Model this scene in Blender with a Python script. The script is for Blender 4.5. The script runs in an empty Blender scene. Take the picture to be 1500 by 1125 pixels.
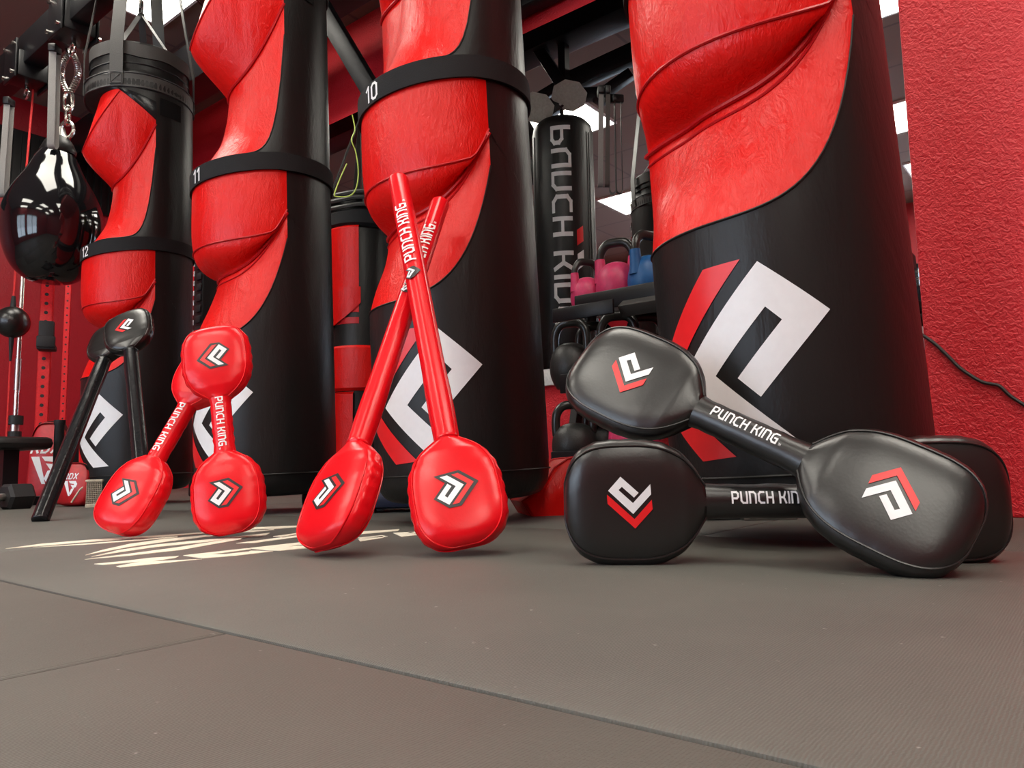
import bpy, bmesh, math, random
from mathutils import Vector, Matrix
random.seed(7)
C = bpy.context.scene.collection
PI = math.pi
rad = math.radians

# ------------------------------------------------------------------ camera
F, HC, CX, CY = 1095.0, 0.148, 750.0, 562.5
PITCH = math.atan((678 - CY) / F)
ROLL = rad(1.1)
cd = bpy.data.cameras.new('camera')
cam = bpy.data.objects.new('camera', cd); C.objects.link(cam)
cd.sensor_width = 36.0; cd.lens = 36.0 * F / 1500.0
cd.clip_start = 0.02; cd.clip_end = 60
RC = Matrix.Rotation(PI / 2 + PITCH, 3, 'X') @ Matrix.Rotation(-ROLL, 3, 'Z')
cam.matrix_world = Matrix.Translation((0, 0, HC)) @ RC.to_4x4()
bpy.context.scene.camera = cam

def ray(px, py):
    return RC @ Vector(((px - CX) / F, (CY - py) / F, -1.0))
def at(px, py, Y):
    d = ray(px, py); t = Y / d.y
    return Vector((0, 0, HC)) + d * t
def fl(px, py, h=0.0):
    d = ray(px, py); t = (h - HC) / d.z
    return Vector((0, 0, HC)) + d * t
# room axes: u runs along the mirror wall, n runs towards it
A0 = rad(38.5)
U = Vector((math.cos(A0), -math.sin(A0), 0)); N = Vector((math.sin(A0), math.cos(A0), 0))
def room(u, n, h=0.0):
    return U * u + N * n + Vector((0, 0, h))
def to_un(p):
    return p.dot(U), p.dot(N)
def atn(px, py, n):                # the point of the ray that lies on the plane n
    d = ray(px, py); t = n / d.dot(N)
    return Vector((0, 0, HC)) + d * t

# ------------------------------------------------------------------ materials
def nodes(name):
    m = bpy.data.materials.new(name); m.use_nodes = True
    nt = m.node_tree; b = nt.nodes['Principled BSDF']
    return m, nt, b
def setb(b, col, rough, metal=0.0, spec=0.5):
    b.inputs['Base Color'].default_value = (*col, 1)
    b.inputs['Roughness'].default_value = rough
    b.inputs['Metallic'].default_value = metal
    b.inputs['Specular IOR Level'].default_value = spec
def texco(nt, scale=(1, 1, 1)):
    t = nt.nodes.new('ShaderNodeTexCoord'); mp = nt.nodes.new('ShaderNodeMapping')
    mp.inputs['Scale'].default_value = scale
    nt.links.new(t.outputs['Object'], mp.inputs['Vector'])
    return mp.outputs['Vector']
def noise(nt, v, scale, detail=4, rough=0.55, dist=0.0):
    n = nt.nodes.new('ShaderNodeTexNoise'); nt.links.new(v, n.inputs['Vector'])
    n.inputs['Scale'].default_value = scale; n.inputs['Detail'].default_value = detail
    n.inputs['Roughness'].default_value = rough; n.inputs['Distortion'].default_value = dist
    return n.outputs['Fac']
def bump(nt, b, h, strength, dist, prev=None):
    bp = nt.nodes.new('ShaderNodeBump'); bp.inputs['Strength'].default_value = strength
    bp.inputs['Distance'].default_value = dist; nt.links.new(h, bp.inputs['Height'])
    if prev is not None: nt.links.new(prev, bp.inputs['Normal'])
    nt.links.new(bp.outputs['Normal'], b.inputs['Normal'])
    return bp.outputs['Normal']
def ramp(nt, f, stops):
    r = nt.nodes.new('ShaderNodeValToRGB'); nt.links.new(f, r.inputs['Fac'])
    e = r.color_ramp.elements
    e[0].position, e[0].color = stops[0][0], (*stops[0][1], 1)
    e[1].position, e[1].color = stops[1][0], (*stops[1][1], 1)
    for p, c in stops[2:]:
        k = e.new(p); k.color = (*c, 1)
    return r.outputs['Color']
def plain(name, col, rough=0.5, metal=0.0, spec=0.5, bmp=0.0, bscale=60, var=0.12):
    m, nt, b = nodes(name); setb(b, col, rough, metal, spec)
    v = texco(nt); n = noise(nt, v, bscale)
    c = ramp(nt, n, [(0.3, tuple(x * (1 - var) for x in col)), (0.7, tuple(min(1, x * (1 + var)) for x in col))])
    nt.links.new(c, b.inputs['Base Color'])
    if bmp: bump(nt, b, n, bmp, 0.004)
    return m
def leather(name, col, rough, wr=0.5, wscale=9.0, grain=0.15, aniso=(1, 1, 1), coat=0.0, spec=0.3):
    m, nt, b = nodes(name); setb(b, col, rough)
    v = texco(nt, aniso)
    big = noise(nt, v, wscale, 5, 0.62, 0.6)
    fine = nt.nodes.new('ShaderNodeTexVoronoi'); fine.inputs['Scale'].default_value = 260
    nt.links.new(v, fine.inputs['Vector'])
    p = bump(nt, b, big, wr, 0.012)
    bump(nt, b, fine.outputs['Distance'], grain, 0.0012, p)
    c = ramp(nt, noise(nt, v, 6, 3), [(0.3, tuple(x * 0.9 for x in col)), (0.7, col)])
    nt.links.new(c, b.inputs['Base Color'])
    b.inputs['Specular IOR Level'].default_value = spec
    b.inputs['Coat Weight'].default_value = coat; b.inputs['Coat Roughness'].default_value = 0.2
    return m
def emit(name, col, s):
    m, nt, b = nodes(name); setb(b, (0.8, 0.8, 0.8), 0.6)
    b.inputs['Emission Color'].default_value = (*col, 1); b.inputs['Emission Strength'].default_value = s
    return m

RED = (0.74, 0.006, 0.004)
M = {}
M['bag_red'] = leather('red wrinkled leather', RED, 0.33, 0.36, 42, 0.35, (1, 1, 0.45))
M['bag_red_dark'] = leather('red leather binding', (0.5, 0.006, 0.01), 0.35, 0.2, 14, 0.2)
M['bag_black'] = leather('black bag leather', (0.0105, 0.0102, 0.0098), 0.40, 0.35, 7, 0.12, (1, 1, 0.35))
M['pad_red'] = leather('smooth red leather', (0.74, 0.004, 0.010), 0.27, 0.07, 12, 0.04)
M['pad_black'] = leather('smooth black leather', (0.009, 0.0088, 0.0085), 0.31, 0.06, 9, 0.045, spec=.6)
M['stick_black'] = leather('glossy black sleeve', (0.010, 0.0105, 0.012), 0.22, 0.12, 25, 0.05)
M['gloss_black'] = plain('glossy black vinyl', (0.006, 0.006, 0.007), 0.07, 0, 0.6, 0.06, 9)
M['white_print'] = plain('white print', (0.78, 0.78, 0.79), 0.4, bmp=0.05, var=.02)
M['red_print'] = plain('red print', (0.75, 0.012, 0.015), 0.35, bmp=0.05, var=.03)
M['black_print'] = plain('black print', (0.012, 0.012, 0.012), 0.4)
M['webbing'] = plain('black elastic webbing', (0.010, 0.010, 0.011), 0.75, 0, 0.25, 0.3, 400)
M['strap'] = plain('charcoal strap fabric', (0.05, 0.048, 0.044), 0.5, 0, 0.4, 0.3, 300)
M['grey_strap'] = plain('grey nylon strap', (0.20, 0.19, 0.18), 0.6, 0, 0.4, 0.3, 300)
M['velcro'] = plain('black hook tape', (0.008, 0.008, 0.008), 0.95, 0, 0.1, 0.6, 500)
M['black_metal'] = plain('black powder coat', (0.006, 0.006, 0.007), 0.38, 0, 0.3, 0.1, 120)
M['grey_metal'] = plain('dark grey plate', (0.40, 0.40, 0.35), 0.45, 0.0, 0.5, 0.05, 80)
M['chrome'] = plain('bright zinc', (0.62, 0.60, 0.56), 0.22, 1.0)
M['steel'] = plain('brushed steel', (0.45, 0.43, 0.41), 0.3, 1.0)
M['rack_red'] = plain('red powder coat', (0.75, 0.015, 0.02), 0.35, 0, 0.5, 0.05, 120)
M['red_cord'] = plain('red rubber cord', (0.6, 0.02, 0.02), 0.5)
M['black_rubber'] = plain('black rubber', (0.014, 0.014, 0.015), 0.6, 0, 0.4, 0.15, 200)
M['kb_pink'] = plain('pink vinyl', (0.62, 0.035, 0.13), 0.45)
M['kb_blue'] = plain('blue vinyl', (0.006, 0.10, 0.30), 0.45)
M['kb_black'] = plain('black kettlebell enamel', (0.016, 0.016, 0.015), 0.45, 0, 0.5, 0.25, 150)
M['kb_handle'] = plain('black handle enamel', (0.02, 0.02, 0.018), 0.28, 0, 0.5)
M['rdx_red'] = plain('red shield leather', (0.45, 0.01, 0.015), 0.4)
M['cream'] = plain('cream plastic', (0.55, 0.48, 0.36), 0.6)
M['navy'] = plain('navy vinyl', (0.008, 0.012, 0.035), 0.45)
M['lime'] = plain('lime cord', (0.55, 0.68, 0.10), 0.5)
M['trim_white'] = plain('white trim paint', (0.75, 0.74, 0.74), 0.4)
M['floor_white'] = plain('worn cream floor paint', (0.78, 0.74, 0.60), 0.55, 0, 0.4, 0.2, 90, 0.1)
M['cable'] = plain('black cable jacket', (0.02, 0.015, 0.015), 0.45)
M['panel_light'] = emit('lit diffuser', (1.0, 0.95, 0.84), 15.0)
M['blind'] = plain('blind slat', (0.6, 0.6, 0.58), 0.5)
M['daylight'] = emit('daylit window pane', (0.66, 0.82, 1.0), 6.5)

# wall paint: rough rolled masonry paint
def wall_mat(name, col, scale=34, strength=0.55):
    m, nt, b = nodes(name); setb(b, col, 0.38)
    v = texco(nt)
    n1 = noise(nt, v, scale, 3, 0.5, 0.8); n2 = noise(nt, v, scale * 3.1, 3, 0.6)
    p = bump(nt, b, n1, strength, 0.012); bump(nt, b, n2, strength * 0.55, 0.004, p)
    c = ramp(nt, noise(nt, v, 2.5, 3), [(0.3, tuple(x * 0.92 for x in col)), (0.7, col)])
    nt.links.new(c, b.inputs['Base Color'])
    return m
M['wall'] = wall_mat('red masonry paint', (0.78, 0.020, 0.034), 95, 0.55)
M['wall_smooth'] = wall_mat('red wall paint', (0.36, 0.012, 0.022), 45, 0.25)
# ceiling tiles
m, nt, b = nodes('ceiling tiles'); setb(b, (0.2, 0.16, 0.15), 0.85, 0, 0.2)
v = texco(nt); br = nt.nodes.new('ShaderNodeTexBrick'); nt.links.new(v, br.inputs['Vector'])
br.offset = 0; br.inputs['Scale'].default_value = 1.0
for k_, x_ in (('Brick Width', 1.22), ('Row Height', 0.61), ('Mortar Size', 0.012), ('Mortar Smooth', 0.1), ('Bias', 0)):
    br.inputs[k_].default_value = x_
br.inputs['Color1'].default_value = (0.225, 0.158, 0.135, 1); br.inputs['Color2'].default_value = (0.215, 0.150, 0.128, 1)
br.inputs['Mortar'].default_value = (0.15, 0.11, 0.10, 1)
nt.links.new(br.outputs['Color'], b.inputs['Base Color'])
bump(nt, b, noise(nt, v, 180, 3), 0.5, 0.004)
M['ceiling'] = m
# floor mats
m, nt, b = nodes('floor mat'); setb(b, (0.1, 0.095, 0.085), 0.55)
v = texco(nt)
c = ramp(nt, noise(nt, v, 3.0, 6, 0.6), [(0.25, (0.082, 0.082, 0.072)), (0.75, (0.114, 0.113, 0.099))])
spk = noise(nt, v, 95, 2, 0.5)
mx = nt.nodes.new('ShaderNodeMixRGB'); mx.inputs['Color2'].default_value = (0.32, 0.31, 0.29, 1)
nt.links.new(c, mx.inputs['Color1'])
nt.links.new(ramp(nt, spk, [(0.74, (0, 0, 0)), (0.80, (1, 1, 1))]), mx.inputs['Fac'])
nt.links.new(mx.outputs['Color'], b.inputs['Base Color'])
wv = nt.nodes.new('ShaderNodeTexWave'); wv.bands_direction = 'X'; wv.inputs['Scale'].default_value = 130
wv.inputs['Distortion'].default_value = 3.0; wv.inputs['Detail'].default_value = 2; wv.inputs['Detail Scale'].default_value = 1.5
nt.links.new(v, wv.inputs['Vector'])
p = bump(nt, b, wv.outputs['Fac'], 0.3, 0.0014)
bump(nt, b, noise(nt, v, 420, 3), 0.25, 0.001, p)
M['floor'] = m
# mirror
m, nt, b = nodes('mirror silver'); setb(b, (0.86, 0.87, 0.87), 0.012, 1.0)
M['mirror'] = m

# ------------------------------------------------------------------ mesh builder
class MB:
    def __init__(s): s.v = []; s.f = []
    def add(s, vs, fs):
        o = len(s.v); s.v += [Vector(x) for x in vs]; s.f += [tuple(o + i for i in f) for f in fs]; return s
    def box(s, c, d, R=None, bev=0.0):
        x, y, z = (k / 2 for k in d)
        if bev <= 0:
            P = [Vector((sx * x, sy * y, sz * z)) for sx in (-1, 1) for sy in (-1, 1) for sz in (-1, 1)]
            fs = [(0, 1, 3, 2), (4, 6, 7, 5), (0, 4, 5, 1), (2, 3, 7, 6), (0, 2, 6, 4), (1, 5, 7, 3)]
        else:
            bm = bmesh.new(); bmesh.ops.create_cube(bm, size=1)
            bmesh.ops.scale(bm, vec=(2 * x, 2 * y, 2 * z), verts=bm.verts)
            bmesh.ops.bevel(bm, geom=bm.edges[:], offset=min(bev, x * .95, y * .95, z * .95), segments=2, affect='EDGES', profile=0.5)
            bm.verts.index_update()
            P = [v.co.copy() for v in bm.verts]; fs = [tuple(v.index for v in f.verts) for f in bm.faces]; bm.free()
        if R is not None: P = [R @ p for p in P]
        return s.add([p + Vector(c) for p in P], fs)
    def loft(s, rings, cap0=True, cap1=True, closed=True):
        n = len(rings[0]); o = len(s.v)
        for r in rings: s.v += [Vector(p) for p in r]
        for i in range(len(rings) - 1):
            for j in range(n if closed else n - 1):
                k = (j + 1) % n
                s.f.append((o + i * n + j, o + i * n + k, o + (i + 1) * n + k, o + (i + 1) * n + j))
        if cap0: s.f.append(tuple(o + j for j in range(n))[::-1])
        if cap1: s.f.append(tuple(o + (len(rings) - 1) * n + j for j in range(n)))
        return s
    def lathe(s, prof, n=32, M4=None):
        rings = []
        for r, z in prof:
            ring = [Vector((max(r, 1e-5) * math.cos(2 * PI * k / n), max(r, 1e-5) * math.sin(2 * PI * k / n), z)) for k in range(n)]
            rings.append([M4 @ p for p in ring] if M4 is not None else ring)
        return s.loft(rings)
    def tube(s, pts, r, n=10, closed=False):
        pts = [Vector(p) for p in pts]; L = len(pts); rings = []
        up = None
        for i, p in enumerate(pts):
            a = pts[i - 1] if (i > 0 or closed) else p
            b_ = pts[(i + 1) % L] if (i < L - 1 or closed) else p
            t = (b_ - a).normalized()
            if up is None:
                up = Vector((0, 0, 1)) if abs(t.z) < 0.9 else Vector((1, 0, 0))
            x = t.cross(up)
            if x.length < 1e-4: x = t.orthogonal()
            x.normalize(); y = x.cross(t).normalized(); up = y
            rr = r[i] if isinstance(r, (list, tuple)) else r
            rings.append([p + (x * math.cos(2 * PI * k / n) + y * math.sin(2 * PI * k / n)) * rr for k in range(n)])
        if closed:
            rings.append(rings[0]); s.loft(rings, False, False)
        else: s.loft(rings)
        return s
    def cyl(s, a, b, r, n=20, r2=None):
        return s.tube([a, b], [r, r if r2 is None else r2], n)
    def ribbon(s, pts, side, w, t):
        """flat strap along pts; side = direction of its width (vector or list)"""
        pts = [Vector(p) for p in pts]; rings = []
        for i, p in enumerate(pts):
            a = pts[max(i - 1, 0)]; b_ = pts[min(i + 1, len(pts) - 1)]; tg = (b_ - a).normalized()
            sd = Vector(side[i] if isinstance(side, list) else side); sd = (sd - tg * sd.dot(tg)).normalized()
            nn = tg.cross(sd).normalized()
            rings.append([p + sd * w / 2 + nn * t / 2, p - sd * w / 2 + nn * t / 2, p - sd * w / 2 - nn * t / 2, p + sd * w / 2 - nn * t / 2])
        return s.loft(rings)
    def prism(s, poly, M4, t):
        n = len(poly)
        lo = [M4 @ Vector((x, y, 0)) for x, y in poly]; hi = [M4 @ Vector((x, y, t)) for x, y in poly]
        return s.loft([lo, hi])
    def xf(s, M4):
        s.v = [M4 @ p for p in s.v]; return s
    def build(s, name, mat, parent=None, smooth=True, ang=40, M4=None):
        me = bpy.data.meshes.new(name)
        me.from_pydata([tuple(p) for p in s.v], [], s.f)
        bm = bmesh.new(); bm.from_mesh(me)
        bmesh.ops.recalc_face_normals(bm, faces=bm.faces[:]); bm.to_mesh(me); bm.free()
        me.materials.append(M[mat] if isinstance(mat, str) else mat)
        if smooth:
            for p in me.polygons: p.use_smooth = True
            me.set_sharp_from_angle(angle=rad(ang))
        o = bpy.data.objects.new(name, me); C.objects.link(o)
        if parent is not None: o.parent = parent
        if M4 is not None: o.matrix_local = M4
        return o
def tag(o, label, cat, group=None, kind=None):
    if label: o['label'] = label
    if cat: o['category'] = cat
    if group: o['group'] = group
    if kind: o['kind'] = kind
    return o
def thing(name, label, cat, M4=None, group=None):
    o = bpy.data.objects.new(name, None); C.objects.link(o); o.empty_display_size = 0.05
    if M4 is not None: o.matrix_world = M4
    return tag(o, label, cat, group)
def struct(o):
    o['kind'] = 'structure'; return o
def T(p): return Matrix.Translation(Vector(p))
def frame(p, x, zhint):
    x = Vector(x).normalized(); z = Vector(zhint); z = (z - x * z.dot(x)).normalized(); y = z.cross(x)
    R = Matrix((x, y, z)).transposed()
    return T(p) @ R.to_4x4()
def copy_tree(o, parent=None):
    c = o.copy(); C.objects.link(c)
    if parent is not None: c.parent = parent
    for ch in list(o.children): copy_tree(ch, c)
    return c
ROOMROT = Matrix.Rotation(-A0, 4, 'Z')
def catmull(pts, sub):
    out = []; n = len(pts)
    for i in range(n - 1):
        p0, p1, p2, p3 = pts[max(i - 1, 0)], pts[i], pts[i + 1], pts[min(i + 2, n - 1)]
        for k in range(sub):
            t = k / sub
            out.append(tuple(0.5 * (2 * b1 + (c - a) * t + (2 * a - 5 * b1 + 4 * c - d) * t * t + (3 * b1 - a - 3 * c + d) * t ** 3)
                             for a, b1, c, d in zip(p0, p1, p2, p3)))
    out.append(tuple(pts[-1])); return out

# ------------------------------------------------------------------ flat prints (logos, lettering) laid on surfaces
def decal(polys, fn, cell, both=True):
    bm = bmesh.new()
    for poly in polys:
        vs = [bm.verts.new((x, y, 0)) for x, y in poly]
        try: bm.faces.new(vs)
        except ValueError: pass
    bmesh.ops.triangulate(bm, faces=bm.faces[:])
    if cell:
        for ax in ((0, 1) if both else (0,)):
            lo = min(v.co[ax] for v in bm.verts); hi = max(v.co[ax] for v in bm.verts)
            k = math.floor(lo / cell) + 1
            while k * cell < hi:
                co = [0, 0, 0]; co[ax] = k * cell; no = [0, 0, 0]; no[ax] = 1
                bmesh.ops.bisect_plane(bm, geom=bm.verts[:] + bm.edges[:] + bm.faces[:], dist=1e-7, plane_co=co, plane_no=no)
                k += 1
    bm.verts.index_update()
    mb = MB(); mb.add([fn(v.co.x, v.co.y) for v in bm.verts], [tuple(v.index for v in f.verts) for f in bm.faces]); bm.free()
    return mb
def lg(pts):  return [((x - 837) / 305.0, -(y - 622) / 305.0) for x, y in pts]
L_WHITE = lg([(785, 470), (890, 566), (862, 594), (792, 530), (772, 549), (855, 626), (960, 515), (963, 575), (855, 690), (710, 553)])
L_RED = lg([(703, 575), (862, 720), (966, 607), (970, 662), (865, 775), (705, 630)])
L_EDGE = lg([(785, 442), (902, 548), (978, 468), (992, 672), (866, 808), (684, 645), (684, 548)])
GLY = {'P': (0.6, [[(0, 0), (0, 1)], [(0, 1), (.45, 1), (.6, .86), (.6, .58), (.45, .42), (.12, .42)]]),
       'U': (0.6, [[(0, 1), (0, .2), (.18, 0), (.6, 0), (.6, 1)]]),
       'n': (0.6, [[(0, 0), (0, 1), (.42, 1), (.6, .8), (.6, 0)]]),
       'C': (0.55, [[(.55, 1), (.2, 1), (0, .8), (0, .2), (.2, 0), (.55, 0)]]),
       'H': (0.6, [[(0, 0), (0, 1)], [(.6, 0), (.6, 1)], [(0, .5), (.6, .5)]]),
       'K': (0.6, [[(0, 0), (0, 1)], [(0, .5), (.38, .5)], [(.6, 1), (.38, .5), (.6, 0)]]),
       'I': (0.0, [[(0, 0), (0, 1)]]),
       'G': (0.6, [[(.6, 1), (.2, 1), (0, .8), (0, .2), (.2, 0), (.6, 0), (.6, .48), (.32, .48)]]),
       'R': (0.6, [[(0, 0), (0, 1), (.45, 1), (.6, .86), (.6, .62), (.45, .5), (0, .5)], [(.3, .5), (.6, 0)]]),
       'D': (0.6, [[(0, 0), (0, 1), (.4, 1), (.6, .8), (.6, .2), (.4, 0), (0, 0)]]),
       'X': (0.6, [[(0, 0), (.6, 1)], [(0, 1), (.6, 0)]]),
       'T': (0.6, [[(0, 1), (.6, 1)], [(.3, 0), (.3, 1)]]),
       'M': (0.7, [[(0, 0), (0, 1), (.35, .4), (.7, 1), (.7, 0)]]),
       'E': (0.6, [[(.6, 1), (0, 1), (0, 0), (.6, 0)], [(0, .5), (.5, .5)]]),
       'Z': (0.6, [[(0, 1), (.6, 1), (0, 0), (.6, 0)]]),
       '0': (0.5, [[(0, .15), (0, .85), (.15, 1), (.35, 1), (.5, .85), (.5, .15), (.35, 0), (.15, 0), (0, .15)]]),
       '1': (0.25, [[(0, .8), (.25, 1), (.25, 0)]]),
       '2': (0.5, [[(0, .8), (.15, 1), (.38, 1), (.5, .85), (.5, .62), (0, 0), (.5, 0)]]),
       '9': (0.5, [[(.5, .5), (.15, .42), (0, .6), (0, .85), (.15, 1), (.35, 1), (.5, .85), (.5, .3), (.35, 0), (.1, 0)]])}
def strokes(path, w):
    out = []
    for a, b_ in zip(path[:-1], path[1:]):
        a, b_ = Vector(a), Vector(b_); d = b_ - a
        if d.length < 1e-6: continue
        d.normalize(); e = d * (w * 0.42); q = Vector((-d.y, d.x)) * w / 2
        out.append([tuple(a - e - q), tuple(b_ + e - q), tuple(b_ + e + q), tuple(a - e + q)])
    return out
def text_polys(txt, h, w=0.17, gap=0.24, space=0.42, slant=0.0, tm=False):
    """polygons of txt, height h, starting at x = 0, centred on y = 0; returns (polygons, length)"""
    x = 0; out = []
    for ch in txt:
        if ch == ' ': x += space; continue
        adv, paths = GLY[ch]
        for p in paths:
            for q in strokes(p, w): out.append([((x + a + slant * b_) * h, (b_ - 0.5) * h) for a, b_ in q])
        x += adv + w + gap - 0.1
    L = x * h
    if tm:
        for ch in 'TM':
            adv, paths = GLY[ch]
            for p in paths:
                for q in strokes(p, 0.2): out.append([(x * h + a * h * .16, (b_ * .22 - 0.55) * h) for a, b_ in q])
            x += (adv + 0.3) * .16
    return out, L
def rot_poly(poly, a, sc, cx, cy):
    c, s_ = math.cos(a) * sc, math.sin(a) * sc
    return [(cx + x * c - y * s_, cy + x * s_ + y * c) for x, y in poly]
# ================================================================== THE ROOM
ULO, UHI, NLO, NHI, HT, PIER = -6.5, 3.6, -3.5, 3.04, 3.08, 2.08
PU = to_un(atn(1340, 330, PIER))[0]
def rstruct(mb, name, mat, smooth=False):
    return struct(mb.build(name, mat, None, smooth, M4=ROOMROT))
# floor: rubber mats, one metre wide, laid along the wall
mb = MB(); SA, SB = 0.385, -0.64
n0 = SA - 4; row = 0
while n0 < NHI:
    u0 = ULO - 2 + (SB - ULO) % 2 if row % 2 == 1 else ULO - 2 + (SB + 1 - ULO) % 2
    while u0 < UHI:
        a, b_ = max(u0, ULO), min(u0 + 2, UHI); p, q = max(n0, NLO), min(n0 + 1, NHI)
        if b_ - a > .05 and q - p > .05:
            g = 0.0022
            mb.box(((a + b_) / 2, (p + q) / 2, -0.0125), (b_ - a - g, q - p - g * 1.6, 0.025), bev=0.005)
        u0 += 2
    n0 += 1; row += 1
mb.box(((ULO + UHI) / 2, (NLO + NHI) / 2, -0.05), (UHI - ULO, NHI - NLO, 0.05))
rstruct(mb, 'floor', 'floor', True)
rstruct(MB().box(((ULO + UHI) / 2, (NLO + NHI) / 2, HT + 0.05), (UHI - ULO + .4, NHI - NLO + .4, 0.1)), 'ceiling', 'ceiling')
rstruct(MB().box(((ULO + UHI) / 2, NHI + 0.1, HT / 2), (UHI - ULO + .4, 0.2, HT)), 'wall_back', 'wall')
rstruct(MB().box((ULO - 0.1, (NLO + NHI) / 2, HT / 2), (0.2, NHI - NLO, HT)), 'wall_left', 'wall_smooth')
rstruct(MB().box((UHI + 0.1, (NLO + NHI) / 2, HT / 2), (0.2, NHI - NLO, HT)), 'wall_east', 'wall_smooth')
rstruct(MB().box(((PU + UHI) / 2, (PIER + NHI) / 2, HT / 2), (UHI - PU, NHI - PIER, HT), bev=0.006), 'wall_right', 'wall')
# front wall behind the camera with two storefront windows
WIN = [(-4.9, -3.2), (-2.8, -0.4)]; WZ0, WZ1 = 0.5, 2.35
mb = MB()
mb.box(((ULO + UHI) / 2, NLO - 0.1, WZ0 / 2), (UHI - ULO, 0.2, WZ0))
mb.box(((ULO + UHI) / 2, NLO - 0.1, (WZ1 + HT) / 2), (UHI - ULO, 0.2, HT - WZ1))
edges = [ULO] + [x for w in WIN for x in w] + [UHI]
for a, b_ in zip(edges[0::2], edges[1::2]):
    mb.box(((a + b_) / 2, NLO - 0.1, (WZ0 + WZ1) / 2), (b_ - a, 0.2, WZ1 - WZ0))
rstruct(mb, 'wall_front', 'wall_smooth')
for i, (a, b_) in enumerate(WIN):
    w = struct(MB().box(((a + b_) / 2, NLO - 0.12, (WZ0 + WZ1) / 2), (b_ - a, 0.02, WZ1 - WZ0)).build('window_%d' % (i + 1), 'daylight', None, False, M4=ROOMROT))
    f = MB()
    for x in (a + .025, b_ - .025, (a + b_) / 2): f.box((x, NLO - 0.04, (WZ0 + WZ1) / 2), (.05, .06, WZ1 - WZ0))
    for z in (WZ0 + .025, WZ1 - .025): f.box(((a + b_) / 2, NLO - 0.04, z), (b_ - a, .06, .05))
    f.build('window_frame', 'black_metal', w, False)
    f = MB(); z = WZ1 - .09
    while z > WZ0 + .9:
        f.box(((a + b_) / 2, NLO - 0.02, z), (b_ - a - .1, .02, .035)); z -= .085
    f.build('blind', 'blind', w, False)
# the wall mirror
MZ0, MZ1, MU0 = 0.60, 2.43, -4.5
mir = thing('wall_mirror', 'large frameless wall mirror on the red wall behind the punching bags', 'mirror', ROOMROT @ T(((MU0 + PU) / 2, NHI - .012, MZ0)))
MW = PU - MU0 - .01
MB().box((0, 0, (MZ1 - MZ0) / 2), (MW, .012, MZ1 - MZ0)).build('glass', 'mirror', mir, False)
k = MB()
k.box((0, -.006, -.035), (MW, .024, .075), bev=.003); k.box((0, -.014, .004), (MW, .006, .012))
k.build('bottom_trim', 'trim_white', mir)['label'] = 'white trim strip along the mirror bottom'
for q in range(6):
    MB().cyl((MW / 2 - .07 - q * .7, -.020, -.03), (MW / 2 - .07 - q * .7, -.018, -.03), .006, 10).build('screw', 'black_metal', mir)
# ceiling lights: (u0, n0) of the corner, panels 1.2 x 0.6
PW, PD = 1.28, .66
def ceil_un(px, py, mirrored=False):
    u, n = to_un(fl(px, py, HT - .02)); return (u, 2 * (NHI - .018) - n) if mirrored else (u, n)
_d = ceil_un(238, 41); _a = ceil_un(904, 181, True); _b = ceil_un(873, 294, True)
_r1 = ceil_un(1300, 24, True); _r2 = ceil_un(1314, 151, True); _r3 = ceil_un(1322, 242, True)
LIGHTS = [(_d[0], _d[1] - PD), (_a[0] - PW, _a[1]), (_b[0], _b[1] - PD), (_r1[0] - .7, _r1[1]), (_r2[0] - .7, _r2[1] - PD), (_r3[0], _r3[1] - PD),
          (-4.3, -3.3), (.35, .75), (.6, -1.3), (1.5, -2.9)]
LIGHTLABEL = ['bright ceiling light panel above the bag wearing belt 12', 'ceiling light panel reflected just above the dark bag lettering in the mirror',
              'ceiling light panel reflected right of the dark lettered bag', 'ceiling light panel reflected uppermost beside the red side wall',
              'ceiling light panel reflected mid-height beside the red side wall', 'ceiling light panel reflected lowest beside the red side wall'] 
first = None
for i, (u0, n_) in enumerate(LIGHTS):
    lab = LIGHTLABEL[i] if i < 6 else 'recessed ceiling light panel out of view overhead'
    M4 = ROOMROT @ T((u0 + PW / 2, n_ + PD / 2, HT))
    if first is None:
        first = thing('ceiling_light', lab, 'ceiling light', M4, 'recessed ceiling lights')
        MB().box((0, 0, -.010), (PW - .03, PD - .03, .012)).build('diffuser', 'panel_light', first, False)
        f = MB()
        for s_ in (-1, 1):
            f.box((s_ * (PW / 2 - .008), 0, -.012), (.016, PD, .02)); f.box((0, s_ * (PD / 2 - .008), -.012), (PW - .032, .016, .02))
        f.build('frame', 'trim_white', first, False)
    else:
        c = copy_tree(first); c.matrix_world = M4; c['label'] = lab

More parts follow.
